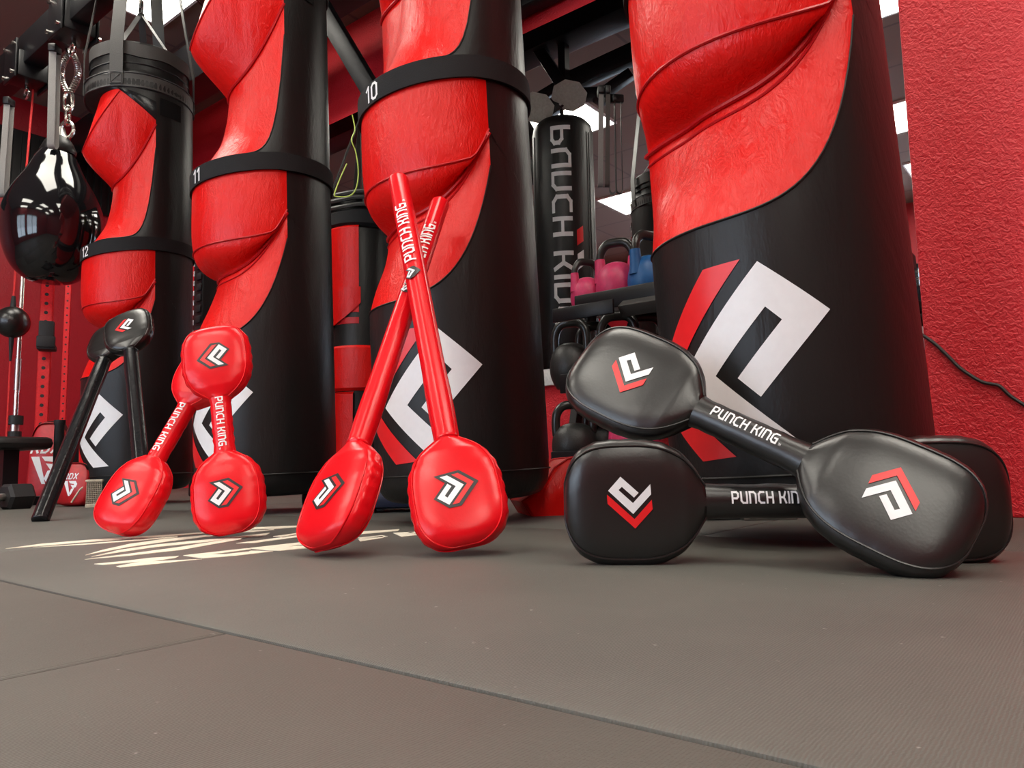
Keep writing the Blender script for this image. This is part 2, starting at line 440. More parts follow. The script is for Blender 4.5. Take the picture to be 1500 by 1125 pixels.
# painted emblem on the mats (traced where it lies, thin paint film)
def paint(rows):
    out = []
    for poly in rows:
        out.append([(fl(x, y).x, fl(x, y).y) for x, y in poly])
    return out
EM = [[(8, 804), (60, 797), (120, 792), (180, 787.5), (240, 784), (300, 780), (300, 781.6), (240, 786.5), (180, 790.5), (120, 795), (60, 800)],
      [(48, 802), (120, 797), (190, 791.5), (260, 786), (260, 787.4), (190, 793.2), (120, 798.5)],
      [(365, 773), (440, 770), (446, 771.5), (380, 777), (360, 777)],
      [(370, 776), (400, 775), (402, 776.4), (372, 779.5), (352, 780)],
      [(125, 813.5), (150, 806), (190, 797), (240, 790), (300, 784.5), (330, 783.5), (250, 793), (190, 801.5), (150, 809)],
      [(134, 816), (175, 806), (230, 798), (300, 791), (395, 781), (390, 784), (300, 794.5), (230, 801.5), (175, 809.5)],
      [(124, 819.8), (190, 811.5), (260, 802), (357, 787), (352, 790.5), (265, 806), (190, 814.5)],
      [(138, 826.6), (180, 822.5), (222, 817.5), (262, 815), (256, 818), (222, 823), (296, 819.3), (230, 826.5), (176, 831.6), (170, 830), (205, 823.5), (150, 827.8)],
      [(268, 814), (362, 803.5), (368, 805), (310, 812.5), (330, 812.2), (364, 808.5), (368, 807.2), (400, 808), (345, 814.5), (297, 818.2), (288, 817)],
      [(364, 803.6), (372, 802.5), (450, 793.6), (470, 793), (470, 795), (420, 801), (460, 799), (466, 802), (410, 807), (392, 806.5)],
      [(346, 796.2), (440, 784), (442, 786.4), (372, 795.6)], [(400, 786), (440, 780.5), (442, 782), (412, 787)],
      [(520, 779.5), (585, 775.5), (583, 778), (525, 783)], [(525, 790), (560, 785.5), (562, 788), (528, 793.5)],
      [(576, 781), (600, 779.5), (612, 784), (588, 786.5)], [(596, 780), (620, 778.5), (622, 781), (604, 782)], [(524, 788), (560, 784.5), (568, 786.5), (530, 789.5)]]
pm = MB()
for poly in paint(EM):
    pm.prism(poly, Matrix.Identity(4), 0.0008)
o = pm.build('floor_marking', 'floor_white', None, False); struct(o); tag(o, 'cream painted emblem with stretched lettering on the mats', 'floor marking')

# black cable along the pier
pts = [(1336, 478), (1345, 487), (1365, 500), (1385, 518), (1405, 538), (1425, 552), (1440, 560), (1455, 563), (1465, 566), (1480, 580), (1500, 593), (1530, 612)]
pts = [atn(x, y, PIER - 0.006) for x, y in pts]
tag(MB().tube([Vector(p) for p in catmull([tuple(p) for p in pts], 4)], 0.0042, 8).build('power_cable', 'cable'), 'thin black cable drooping across the rough red wall', 'cable')
# ================================================================== PUNCHING BAGS
AX = 25
TH = rad(72 + AX); R0 = 0.23
NF, NB = 58, 34
TL = [-TH + 2 * TH * i / NF for i in range(NF + 1)] + [TH + (2 * PI - 2 * TH) * i / NB for i in range(1, NB)]
def sth(t, e=3.0):
    if t > PI: t -= 2 * PI
    x = abs(t) / TH
    if x <= 1: return x ** e
    return max(0.0, 1 - (abs(t) - TH) / (PI - TH) * 2.2)
GL = [97, .7]
def gth(t):
    if t > PI: t -= 2 * PI
    x = abs(t) / TH
    if t < 0:
        q = abs(t) / rad(GL[0]); return math.cos(q * PI / 2) ** GL[1] if q < 1 else 0.0
    return math.cos(x * PI / 2) ** 0.7 if x < 1 else 0.0
PROF = {   # height, rise towards the side, depth, how late the rise comes
 'lower': [(.080, 0, -.19, 5), (.056, 0, -.10, 5), (.060, 0, -.04, 5), (.085, 0, -.012, 5), (.13, 0, -.002, 5), (.25, 0.02, 0, 5), (.40, .14, 0, 5), (.50, .27, 0, 5), (.555, .33, -.001, 5)],
 'waist': [(.555, .33, -.001, 5), (.62, .30, -.022, 4.9), (.69, .26, -.052, 4.8), (.755, .22, -.076, 4.6), (.785, .185, -.084, 4.5)],
 'belly': [(.785, .185, -.084, 4.5), (.797, .18, -.076, 4.5), (.815, .14, -.040, 4.5), (.840, .09, -.014, 4.5), (.875, .05, -.002, 4.5), (.94, .03, .004, 4.5), (1.05, .01, .003, 4.5), (1.11, 0, .0, 4.5)],
 'ring': [(1.11, 0, .0, 14), (1.135, 0, -.006, 14)],
 'gap': [(1.135, 0, -.006, 14), (1.165, .42, -.034, 14)],
 'neck': [(1.165, .42, -.034, 14), (1.21, .40, -.062, 12), (1.27, .37, -.092, 10), (1.36, .31, -.112, 8), (1.43, .26, -.120, 5), (1.455, .24, -.122, 4.5)],
 'head': [('v', q / 10) for q in range(11)],
 'top': [('w', 0), ('w', .3), ('w', .6), ('w', 1), (1.862, 0, .002, 3), (1.905, 0, .0, 3), (1.935, 0, -.018, 3), (1.99, 0, -.020, 3), (2.06, 0, -.022, 3), (2.085, 0, -.03, 3)]}
def xth(t):
    if t > PI: t -= 2 * PI
    return abs(t) / TH
def head_lines(t):
    x = xth(t); s3 = sth(t, 4.5)
    if x <= 1:
        top = 1.84 - .125 * max(0, (x - .60) / .40)
        return 1.455 + .24 * s3, min(1.60 + .50 * max(0, x - .04) ** 1.45, top), top
    q = min(1, (x - 1) * 2.5); hs = 1.455 + .24 * s3
    return hs, hs + .01, 1.715 + .10 * q
def bagp(t, node, off=0.0):
    if node[0] in 'vw' if isinstance(node[0], str) else False:
        hs, hr, tp = head_lines(t); dt = .006 - .061 * (tp - hr) / .24; q = node[1]
        if node[0] == 'v':
            if q <= .5: hh = hs + (hr - hs) * q * 2; d = -.122 + .128 * (1 - (1 - q * 2) ** 1.5)
            else: hh = hr + (tp - hr) * (q * 2 - 1); d = .006 + (dt - .006) * (q * 2 - 1)
            r = R0 + off + d * gth(t)
        else:
            hh = tp + (1.852 - tp) * q; r = R0 + off + dt * gth(t) * (1 - q ** .7)
        return Vector((r * math.sin(t), -r * math.cos(t), hh))
    h, k, d, e = node
    if h < .3 or h > 1.70: r = R0 + off + d
    else: r = R0 + off + d * gth(t)
    hh = h + k * sth(t, e)
    if .785 < h < 1.05: hh = max(hh, .785 + .185 * sth(t, 4.5) + (h - .785) * .12)
    return Vector((r * math.sin(t), -r * math.cos(t), hh))
def bag_part(key, front=None, off=0.0):
    """front None: the whole ring; True: only the red front; False: only the back"""
    rows = PROF[key] if isinstance(PROF[key][0][0], str) else catmull(PROF[key], 4); mb = MB()
    if key == 'head': rows = [('v', q / 30) for q in range(31)]
    if key == 'top': rows = [('w', q / 6) for q in range(7)] + catmull(PROF[key][4:], 3)
    if front is None: cols = TL + [TL[0] + 2 * PI]
    elif front: cols = TL[:NF + 1]
    else: cols = TL[NF:] + [2 * PI - TH]
    mb.loft([[bagp(t, r, off) for t in cols] for r in rows], False, False, False)
    return mb
def line_on_bag(node, t0, t1, n, off): return [bagp(t0 + (t1 - t0) * i / n, node, off) for i in range(n + 1)]
def surf_lower(a, hh, off=.0016):
    t = a / R0; r = R0 + off
    return Vector((r * math.sin(t), -r * math.cos(t), hh))
# a black-and-red punching bag; local -Y is its padded front
def make_bag(num, label, eoff=0.0, noff=0.0):
    root = thing('punching_bag', label, 'punching bag', None, 'red and black punching bags in a row')
    cov = MB()
    def addp(m2): cov.add(m2.v, m2.f)
    addp(bag_part('lower')); addp(bag_part('ring')); addp(bag_part('gap'))
    for k in ('waist', 'belly', 'neck', 'head'): addp(bag_part(k, False))
    nn = len(TL); cov.add([bagp(t, PROF['lower'][0]) for t in TL], [tuple(range(nn))])
    body = cov.build('cover', 'bag_black', root, ang=60)
    for k, nm in (('waist', 'waist_panel'), ('belly', 'belly_pad'), ('neck', 'neck_panel'), ('head', 'head_pad')):
        o = bag_part(k, True).build(nm, 'bag_red', root, ang=70); o['label'] = 'red leather ' + nm.replace('_', ' ')
        pp = MB()
        if k == 'belly':
            pp.tube(line_on_bag((.872, .052, -.002, 4.5), -TH, TH, 60, .001), .0032, 6)
            pp.tube(line_on_bag((.785, .185, -.084, 4.5), -TH, TH, 60, .004), .005, 6)
            pp.tube(line_on_bag((.762, .21, -.078, 4.6), -TH, TH, 60, .001), .0028, 6)
        if k == 'head':
            pp.tube(line_on_bag(('v', .5), -TH * .62, TH * .62, 40, .001), .003, 6)
            pp.tube(line_on_bag(('v', 0), -TH, TH, 60, .004), .005, 6)
        if k == 'waist': pp.tube(line_on_bag((.555, .33, -.001, 5), -TH, TH, 60, .001), .0022, 6)
        if k == 'neck': pp.tube(line_on_bag((1.165, .42, -.034, 14), -TH, TH, 60, .001), .0022, 6)
        pp.build('piping', 'bag_red_dark' if k in ('belly', 'head') else 'bag_black', o)
    # belt
    bt = MB(); tilt = rad(7)
    def beltp(t, dz, off):
        r = R0 + off; return Vector((r * math.sin(t), -r * math.cos(t), 1.138 + dz - math.cos(t) * R0 * math.tan(tilt) * (1 if math.cos(t) > 0 else .5)))
    ring = []
    for t in [2 * PI * i / 96 for i in range(97)]:
        ring.append([beltp(t, -.029, .004), beltp(t, -.029, .010), beltp(t, .029, .010), beltp(t, .029, .004)])
    bt.loft(ring, False, False)
    belt = bt.build('belt', 'webbing', root)
    tp, L = text_polys(num, .040, .16, .3)
    a0 = -L / 2 - .02 + noff + rad(AX) * R0
    decal([[(x + a0, y) for x, y in p] for p in tp], lambda a, y: beltp(a / R0, y, .0112), .01).build('number', 'white_print', belt)['label'] = 'white number ' + num
    # emblem on the lower front
    EMS, EH = .375, .318
    for nm, poly, mt in (('emblem_white', L_WHITE, 'white_print'), ('emblem_red', L_RED, 'red_print')):
        pl = [rot_poly(poly, -PI / 2, EMS, eoff + rad(AX) * R0, EH)]
        decal(pl, lambda a, hh: surf_lower(a, hh), .012).build(nm, mt, body)
    # top band with velvet-like hook tape, gathers and straps
    tb = bag_part('top'); nn = len(TL)
    tb.add([bagp(t, PROF['top'][-1], -.006) + Vector((0, 0, -.03)) for t in TL], [tuple(range(nn))])
    top = tb.build('top_collar', 'bag_black', root)
    def hoop(hh, r, w, t_, wob=.0):
        k = MB(); ring = []
        for i in range(81):
            t = 2 * PI * i / 80; z = hh + wob * (math.sin(3 * t) + .6 * math.sin(7 * t + 1))
            ring.append([Vector(((r + a) * math.sin(t), -(r + a) * math.cos(t), z + b_)) for a, b_ in ((0, -w / 2), (t_, -w / 2), (t_, w / 2), (0, w / 2))])
        return k.loft(ring, False, False)
    hoop(1.885, R0 - .004, .058, .006).build('strap_band', 'strap', top)
    hoop(2.045, R0 - .022, .062, .008, .006).build('rim', 'strap', top)
    k = MB()
    for hh, rr_ in ((1.852, .003), (1.918, .003), (1.975, -.018)):
        k.tube([Vector(((R0 + rr_ + .002 * math.sin(9 * t)) * math.sin(t), -(R0 + rr_ + .002 * math.sin(9 * t)) * math.cos(t), hh)) for t in [2 * PI * i / 60 for i in range(60)]], .0035, 6, True)
    k.build('piping', 'black_rubber', top)
    hk = MB()
    hk.loft([[bagp(t, (1.745 + dz, 0, 0, 3), .003) for t in [1.33 + rad(AX) + .46 * i / 8 for i in range(9)]] for dz in (0, .08)], False, False, False)
    hk.build('hook_tape', 'velcro', top)
    for sg in (-1, 1):   # glossy dark gusset beside the head
        fl_ = MB(); ts = [sg * TH * (.60 + .40 * i / 12) for i in range(13)]
        fl_.loft([[bagp(t, ('w', 0), .004) for t in ts], [bagp(t, ('w', .25), .011) for t in ts], [bagp(t, ('w', .62), .005) for t in ts]], False, False, False)
        fl_.build('gusset', 'stick_black', root)
    sb_ = MB().tube([Vector(((R0 + .0005) * math.sin(t), -(R0 + .0005) * math.cos(t), .125)) for t in [2 * PI * i / 70 for i in range(70)]], .0022, 5, True); sb_.build('bottom_seam', 'bag_black', body)
    for a in (-.55 + rad(AX), .55 + rad(AX), PI - .55 + rad(AX), PI + .55 + rad(AX)):
        st = MB(); r = R0 + .004
        b0 = Vector((r * math.sin(a), -r * math.cos(a), 1.862)); sd = Vector((math.cos(a), math.sin(a), 0))
        b1 = b0 + Vector((0, 0, .20)); apex = Vector((.13 * math.sin(a), -.13 * math.cos(a), 2.74))
        st.ribbon([b0, b1] + [b1.lerp(apex, q) for q in (.35, .7, 1)], sd, .058, .004)
        so = st.build('strap', 'strap', root)
        k = MB(); out = Vector((math.sin(a), -math.cos(a), 0)) * .0035
        cs = [b0 + sd * x + Vector((0, 0, z)) + out for x, z in ((-.024, .005), (.024, .005), (.024, .05), (-.024, .05))]
        for i0, i1 in ((0, 1), (1, 2), (2, 3), (3, 0), (0, 2), (1, 3)): k.cyl(cs[i0], cs[i1], .0011, 5)
        k.build('stitching', 'black_print', so)
    k = MB().cyl((0, 0, 2.72), (0, 0, 2.75), .16, 24); k.build('spreader', 'black_metal', root)
    hk = MB(); hk.tube([Vector((.03 * math.cos(2 * PI * i / 24), 0, 2.37 + .035 * math.sin(2 * PI * i / 24))) for i in range(24)], .007, 8, True); hk.cyl((0, 0, 2.40), (0, 0, 2.73), .009, 10)
    hk.build('inner_hook', 'chrome', root)
    for a in (.9, 2.2, 4.4):
        k = MB(); e_ = Vector((.19 * math.sin(a), -.19 * math.cos(a), 2.06)); k.ribbon([e_, Vector((0, 0, 2.34))], (math.cos(a), math.sin(a), 0), .03, .003); k.build('inner_strap', 'strap', root)
    hk = MB(); hk.cyl((0, 0, 2.75), (0, 0, HT - .02), .018, 12); hk.cyl((0, 0, HT - .035), (0, 0, HT - .012), .07, 20)
    hk.build('ceiling_hanger', 'black_metal', root)
    return root
BAGS = [  # number, px centre at y, y, depth, yaw, lean, emblem and number shifts along the skin
    ('12', 204, 380, 3.40, 9, -1.5, -.02, .0, 'punching bag with white number 12 on its belt, farthest along the row'),
    ('11', 387, 360, 2.55, 3, -1.6, -.01, .0, 'punching bag with white number 11 on its belt, behind the short red paddles'),
    ('10', 664, 400, 2.00, -2, -2.2, .05, .0, 'punching bag with white number 10 on its belt, behind the two long red paddles'),
    ('9', 1137, 400, 1.40, -8, -2.9, -.008, .0, 'largest-looking punching bag beside the rough red wall, without a visible belt')]
def bag_place(px, py, Y, yaw, ly):
    p = at(px, py, Y)
    Rl = Matrix.Rotation(ly, 4, 'Y')
    up = Rl @ Vector((0, 0, 1)); base = p - up * (p.z / up.z)
    return T(base) @ Rl @ ROOMROT @ Matrix.Rotation(rad(yaw - AX), 4, 'Z')
bag_first = {}
for num, px, py, Y, yaw, ly, eo, no, lab in BAGS:
    GL[:] = {'12': [97, .7], '11': [97, .7], '10': [60, .9], '9': [48, 1.0]}[num]
    b = make_bag(num, lab, eo, no)
    b.matrix_world = bag_place(px, py, Y, yaw, rad(ly))
    bag_first[num] = b
# hangers above each bag, part of nothing else: the overhead rig
def bolt(mb, p, d, r=.011):
    mb.cyl(p, Vector(p) + Vector(d), r, 8)
RZ = 2.36
rig = thing('overhead_rig', 'black steel rig beam with trolleys at the upper left corner', 'rig', ROOMROT)
MB().box(((ULO - 3.35) / 2, 1.43, RZ + .09), (-3.35 - ULO, .10, .18), bev=.006).build('main_beam', 'black_metal', rig)
for u in (-6.2, -3.5): MB().box((u, 1.43, (RZ + .18 + HT) / 2), (.07, .07, HT - RZ - .18)).build('hanger_post', 'black_metal', rig, False)
rig2 = thing('mirror_rig', 'black ceiling beam and folded arms near the mirror above the lettered bag', 'rig', ROOMROT)
MB().box((-2.6, 2.45, 2.81), (7.6, .20, .28), bev=.006).build('rear_beam', 'black_metal', rig2)
for u in (-5.9, -3.4, -1.0): MB().box((u, 2.45, (2.95 + HT) / 2), (.07, .07, HT - 2.95)).build('hanger_post', 'black_metal', rig2, False)
def trolley(u, n, z, rg=None):
    rg = rg or rig
    o = MB().box((u, n, z), (.17, .15, .15), bev=.012).build('trolley_box', 'black_metal', rg)
    for s_ in (-1, 1):
        pl_ = MB().box((u, n + s_ * .083, z + .02), (.17, .012, .22), bev=.004).build('side_plate', 'black_metal', o)
        for dx in (-.06, .06):
            for dz in (-.06, .10): MB().cyl((u + dx, n + s_ * .089, z + dz), (u + dx, n + s_ * .105, z + dz), .011, 8).build('bolt', 'chrome', o)
    k = MB(); k.cyl((u, n, z - .075), (u, n, z - .11), .012, 10); k.build('eye_bolt', 'chrome', o)
    MB().tube([(u + .03 * math.cos(t), n, z - .13 + .03 * math.sin(t)) for t in [2 * PI * i / 16 for i in range(16)]], .006, 6, True).build('eye_ring', 'chrome', o)
# brace seen against the red wall between bags 11 and 10
def bar(name, a, b_, w, h, par, mat='black_metal'):
    a, b_ = Vector(a), Vector(b_); M4 = frame((a + b_) / 2, b_ - a, (0, 0, 1))
    if par is not None: M4 = ROOMROT.inverted() @ M4
    return MB().box((0, 0, 0), ((b_ - a).length, w, h), bev=.004).xf(M4).build(name, mat, par)
tag(bar('steel_brace', at(430, -60, 3.65), at(556, 153, 3.4), .07, .085, None), 'black diagonal steel brace against the red wall between bags 11 and 10', 'brace')
# folded arm with joints beside the lettered bag
def refl(p): return p + N * (2 * (NHI - .018 - p.dot(N)))
def vat(px, py, Y): return refl(at(px, py, Y))
MB().box((-1.75, NHI - .07, 2.74), (2.9, .10, .46), bev=.006).build('header_beam', 'black_metal', rig2)
J = [vat(790, 172, 4.3), vat(834, 140, 4.3), vat(882, 138, 4.25), vat(925, 108, 4.2)]
bar('arm', J[0], J[1], .07, .09, rig2); bar('arm', J[1], J[2], .06, .07, rig2); bar('arm', J[2], J[3], .06, .06, rig2); bar('arm', J[1], vat(785, 65, 4.4), .07, .07, rig2); bar('arm', vat(838, 120, 4.35), vat(965, 62, 4.2), .07, .12, rig2)
bar('arm', vat(780, 150, 4.35), vat(850, 108, 4.35), .06, .06, rig2)
VC = refl(Vector((0, 0, HC)))
for q, sz in ((J[1], .20), (vat(786, 158, 4.3), .20)):
    d_ = (VC - q).normalized(); M4 = ROOMROT.inverted() @ frame(q + d_ * .06, Vector((0, 0, 1)).cross(d_) + Vector((0, 0, .25)), d_)
    oc = [(sz * .5 * math.cos(PI / 8 + PI / 4 * i) * 1.1, sz * .5 * math.sin(PI / 8 + PI / 4 * i) * .9) for i in range(8)]
    o = MB().prism(oc, M4, .012).build('joint_plate', 'grey_metal', rig2, False)
    for a in range(4):
        pq = Vector((sz * .36 * math.cos(a * PI / 2 + .6), sz * .34 * math.sin(a * PI / 2 + .6), .012)); MB().cyl(M4 @ pq, M4 @ (pq + Vector((0, 0, .012))), .008, 8).build('bolt', 'steel', o)
MB().box(tuple(ROOMROT.inverted() @ (J[2] + Vector((0, 0, -.01)))), (.09, .09, .09), bev=.01).build('arm_joint', 'black_metal', rig2)
# ================================================================== hanging gear at the far left
TDY = 3.72
TD = at(80, 320, TDY)
tu, tn = to_un(TD)
trolley(to_un(atn(108, 40, 1.43))[0], 1.43, RZ + .03)
trolley(to_un(atn(40, 118, 1.43))[0], 1.43, RZ + .0)
sx = TDY / F
top_h = at(98, 195, TDY)
td = thing('teardrop_bag', 'glossy black teardrop punching bag hanging on a chain', 'punching bag', T((top_h.x, top_h.y, 0)))
# axis hangs straight down
cz = TD.z; z_top = top_h.z
def yz(py): return at(85, py, TDY).z
prof = [(.0, yz(414)), (.07, yz(413.5)), (.13, yz(408)), (.19, yz(392)), (.232, yz(365)), (.248, yz(335)), (.242, yz(312)), (.205, yz(285)), (.142, yz(255)), (.105, yz(234)), (.075, yz(221))]
prof = [(a * .94, b_) for a, b_ in catmull(prof, 4)]
offx = Vector(((80 - 98) * sx + .012, 0, 0))
MB().lathe(prof, 48, T(offx)).build('body', 'gloss_black', td)
MB().lathe([(.078, yz(226)), (.083, yz(221)), (.066, yz(210)), (.050, yz(204)), (.045, yz(202))], 32, T(offx * .8)).build('collar', 'bag_black', td)
MB().lathe([(.055, yz(211)), (.043, yz(203)), (.030, yz(196)), (.02, yz(188)), (.004, yz(186))], 24, T(offx * .7)).build('cap', 'steel', td)
def link(mb, c, w, h, r, ax):
    pts = []
    for i in range(20):
        t = 2 * PI * i / 20; x = w / 2 * math.cos(t); z = h / 2 * math.sin(t) * (1 + .15 * abs(math.sin(t)))
        pts.append(Vector(c) + (Vector((x, 0, z)) if ax == 0 else Vector((0, x, z))))
    mb.tube(pts, r, 6, True)
for k_, (py, hh, w) in enumerate(((190, 24, 20), (170, 26, 9), (149, 30, 14), (62, 40, 15))):
    ch = MB(); link(ch, (0, 0, yz(py)), w * sx, hh * sx, .009, k_ % 2 if k_ < 3 else 0); ch.build('chain_link', 'chrome', td)
for s_ in (-1, 1):
    pts = []
    for i in range(260):
        t = i / 259; a = t * 2 * PI * 20
        bow = .036 * math.sin(PI * t) + .008
        pts.append(Vector((s_ * bow + .014 * math.cos(a), .014 * math.sin(a), yz(78) + (yz(136) - yz(78)) * t)))
    spn = MB().tube(pts, .0042, 5).build('spring', 'steel', td)
# loops of strap hanging from the beam
def strap_loop(pxt, pyt, pyb, w, Y, lab, side=None, dpx=3, mat='grey_strap'):
    sc_ = Y / F; p = at(pxt, pyt, Y); q = at(pxt - dpx, pyb, Y)
    r_ = thing('hanging_strap', lab, 'strap', T((p.x, p.y, 0)), 'grey straps hanging from the rig')
    g = .016; d = Vector(q) - Vector(p); pts = []
    for i in range(7): pts.append(Vector((d.x * i / 6, -g, p.z + d.z * i / 6)))
    for i in range(1, 7): 
        t = PI * i / 7; pts.append(Vector((d.x, -g * math.cos(t), q.z - g * 1.3 * math.sin(t))))
    for i in range(7): pts.append(Vector((d.x * (6 - i) / 6 + .004, g, q.z - d.z * i / 6)))
    MB().ribbon(pts, (1, .3, 0), w * sc_, .003).build('webbing', mat, r_)
    MB().box((0, 0, p.z + .02), (w * sc_ * 1.2, .06, .04), bev=.006).build('clamp', 'black_metal', r_)
strap_loop(80, 78, 212, 10, 3.62, 'grey strap loop hanging from the beam left of the chain')
strap_loop(13, 155, 283, 8, 3.8, 'grey strap loop hanging at the far left picture edge', dpx=9)
for px_, w_, mt_, lab_ in ((880, 8, 'grey_strap', 'light grey strap loop hanging by the mirror above the kettlebell rack'), (890, 7, 'strap', 'dark strap loop hanging by the mirror above the kettlebell rack')):
    p_ = atn(px_, 140, NHI - .065); strap_loop(px_, 140, 268, w_, p_.y, lab_, dpx=1, mat=mt_)
# double end ball on its red cord
Yb = 4.0; bp = at(18, 472, Yb); rb = 23 * Yb / F
db = thing('double_end_ball', 'small black ball on a red cord at the far left', 'punching ball', T((bp.x, bp.y, 0)))
MB().lathe([(rb * math.sin(PI * i / 20), bp.z - rb * 1.02 * math.cos(PI * i / 20)) for i in range(21)], 32).build('ball', 'pad_black', db)
sm = MB()
for a in (0.5, 1.9): sm.tube([Vector((rb * 1.005 * math.sin(PI * i / 30) * math.cos(a), rb * 1.005 * math.sin(PI * i / 30) * math.sin(a), bp.z - rb * 1.025 * math.cos(PI * i / 30))) for i in range(31)], .003, 5)
sm.build('seam', 'bag_red_dark', db)
MB().cyl((0, 0, bp.z + rb * .95), (0, 0, bp.z + rb + .06), .016, 10, .010).build('loop', 'black_rubber', db)
MB().cyl((0, 0, bp.z - rb - .13), (0, 0, bp.z - rb * .95), .006, 10, .014).build('loop', 'black_rubber', db)
zt = at(18, 132, Yb).z
MB().tube([(0, 0, bp.z + rb + .05), (.006, 0, bp.z + .4), (.03, 0, bp.z + .75), (.05, 0, zt)], .0055, 6).build('upper_cord', 'red_cord', db)
MB().cyl((0, 0, 0.02), (0, 0, bp.z - rb - .12), .005, 6).build('lower_cord', 'red_cord', db)
MB().box((.035, 0, bp.z + .80), (.032, .02, .05), bev=.004).build('buckle', 'cream', db)
MB().lathe([(.001, 0), (.05, 0), (.05, .012), (.02, .022), (.001, .022)], 20).build('floor_anchor', 'black_rubber', db)
# dark slatted panel high on the left wall
sp = thing('slatted_panel', 'black slatted panel high on the left red wall', 'wall panel', ROOMROT @ T((ULO + .02, 0, 0)))
MB().box((0, 1.2, 2.55), (.03, 3.4, .52)).build('backing', 'black_metal', sp, False)
k = MB()
for i in range(56): k.box((.022, -.48 + i * .06, 2.55), (.016, .03, .5))
k.build('slat', 'black_metal', sp, False)
# ================================================================== red rack, barbell, bench, weights, shields at the far left
def onfloor(px, Y):           # floor point below a pixel column at depth Y
    p = at(px, 700, Y); return Vector((p.x, p.y, 0))
def post(px, Y, w, h, lab, name='rack_upright'):
    r_ = thing(name, lab, 'rack', T(onfloor(px, Y)) @ Matrix.Rotation(rad(26), 4, 'Z'), None)
    k = MB(); nst = int(h / .05)
    s_ = w / 2
    k.box((0, s_ - .002, h / 2), (w, .004, h)); k.box((-s_ + .002, 0, h / 2), (.004, w, h)); k.box((s_ - .002, 0, h / 2), (.004, w, h)); k.box((0, -s_ + .002, h / 2), (w, .004, h))
    tb_ = k.build('tube', 'rack_red', r_, False)
    h0 = MB().cyl((0, -s_ + .003, 0), (0, -s_ - .0012, 0), .0095 if w > .05 else .006, 12).build('bolt_hole', 'black_print', tb_, False); h0.location.z = .05
    for i in range(1, nst):
        c = h0.copy(); C.objects.link(c); c.location.z = .05 + i * .05
    MB().box((0, 0, .005), (w * 1.5, w * 1.5, .01)).build('foot', 'black_metal', r_, False)
    return r_
rk = post(57, 3.98, .058, 1.95, 'red rack upright drilled with a line of holes')
zj = at(60, 492, 3.95).z; k = MB(); k.box((.01, -.055, zj), (.07, .05, .15), bev=.006); k.box((.02, -.11, zj - .075), (.085, .10, .03), bev=.008); k.box((.02, -.16, zj - .05), (.085, .02, .06), bev=.006)
k.build('hook_cup', 'black_rubber', rk)
for hh in (.10, .24): MB().cyl((0, -.026, hh), (0, -.042, hh), .021, 12).build('bolt', 'black_metal', rk)
post(88, 5.0, .036, 1.75, 'narrow red rack upright standing behind the leaning black paddle')
# barbell standing upright
p0 = onfloor(18, 4.25); p1 = at(34, 395, 4.3)
bb = thing('barbell', 'steel barbell standing upright beside the red rack', 'barbell', frame(p0, p1 - p0, (1, 0, 0)))
L = (p1 - p0).length + .5
MB().cyl((.02, 0, 0), (L, 0, 0), .0145, 16).build('shaft', 'chrome', bb)
for a, b_ in ((.05, .42), (.62, .80)): MB().cyl((a, 0, 0), (b_, 0, 0), .0175 if a > .5 else .025, 16).build('sleeve', 'steel', bb)
for a, b_, r_ in ((.42, .47, .04), (0, .03, .026), (.30, .38, .034)): MB().cyl((a, 0, 0), (b_, 0, 0), r_, 20).build('collar', 'black_rubber', bb)
# bench seat
bn = thing('bench', 'black padded bench end on a black leg beside the dumbbell', 'bench', T(onfloor(14, 3.3)) @ ROOMROT)
zb = at(20, 650, 3.3).z
MB().box((-.08, 0, zb), (.42, .26, .055), bev=.026).build('seat_pad', 'bag_black', bn)
MB().box((-.02, 0, zb / 2), (.06, .06, zb - .04)).build('leg', 'black_metal', bn, False)
MB().box((-.02, 0, .02), (.06, .40, .04), bev=.006).build('foot', 'black_metal', bn)
# hex dumbbell
pd = fl(10, 748)
hd = thing('hex_dumbbell', 'black hexagonal dumbbell on the floor at the far left edge', 'dumbbell', T(pd + Vector((-.085, .05, 0))) @ Matrix.Rotation(rad(62), 4, 'Z'))
for s_ in (-1, 1):
    r_ = .058; hx = [(r_ * math.cos(PI / 3 * i), r_ * math.sin(PI / 3 * i)) for i in range(6)]
    rings = []
    for x, q in ((-.05, .8), (-.038, 1), (.038, 1), (.05, .8)):
        rings.append([Vector((s_ * .105 - .02 + x, a * q, .0505 + b_ * q)) for a, b_ in hx])
    MB().loft(rings).build('head', 'black_rubber', hd, ang=20)
MB().cyl((-.08, 0, .05), (.05, 0, .05), .016, 14).build('handle', 'steel', hd)
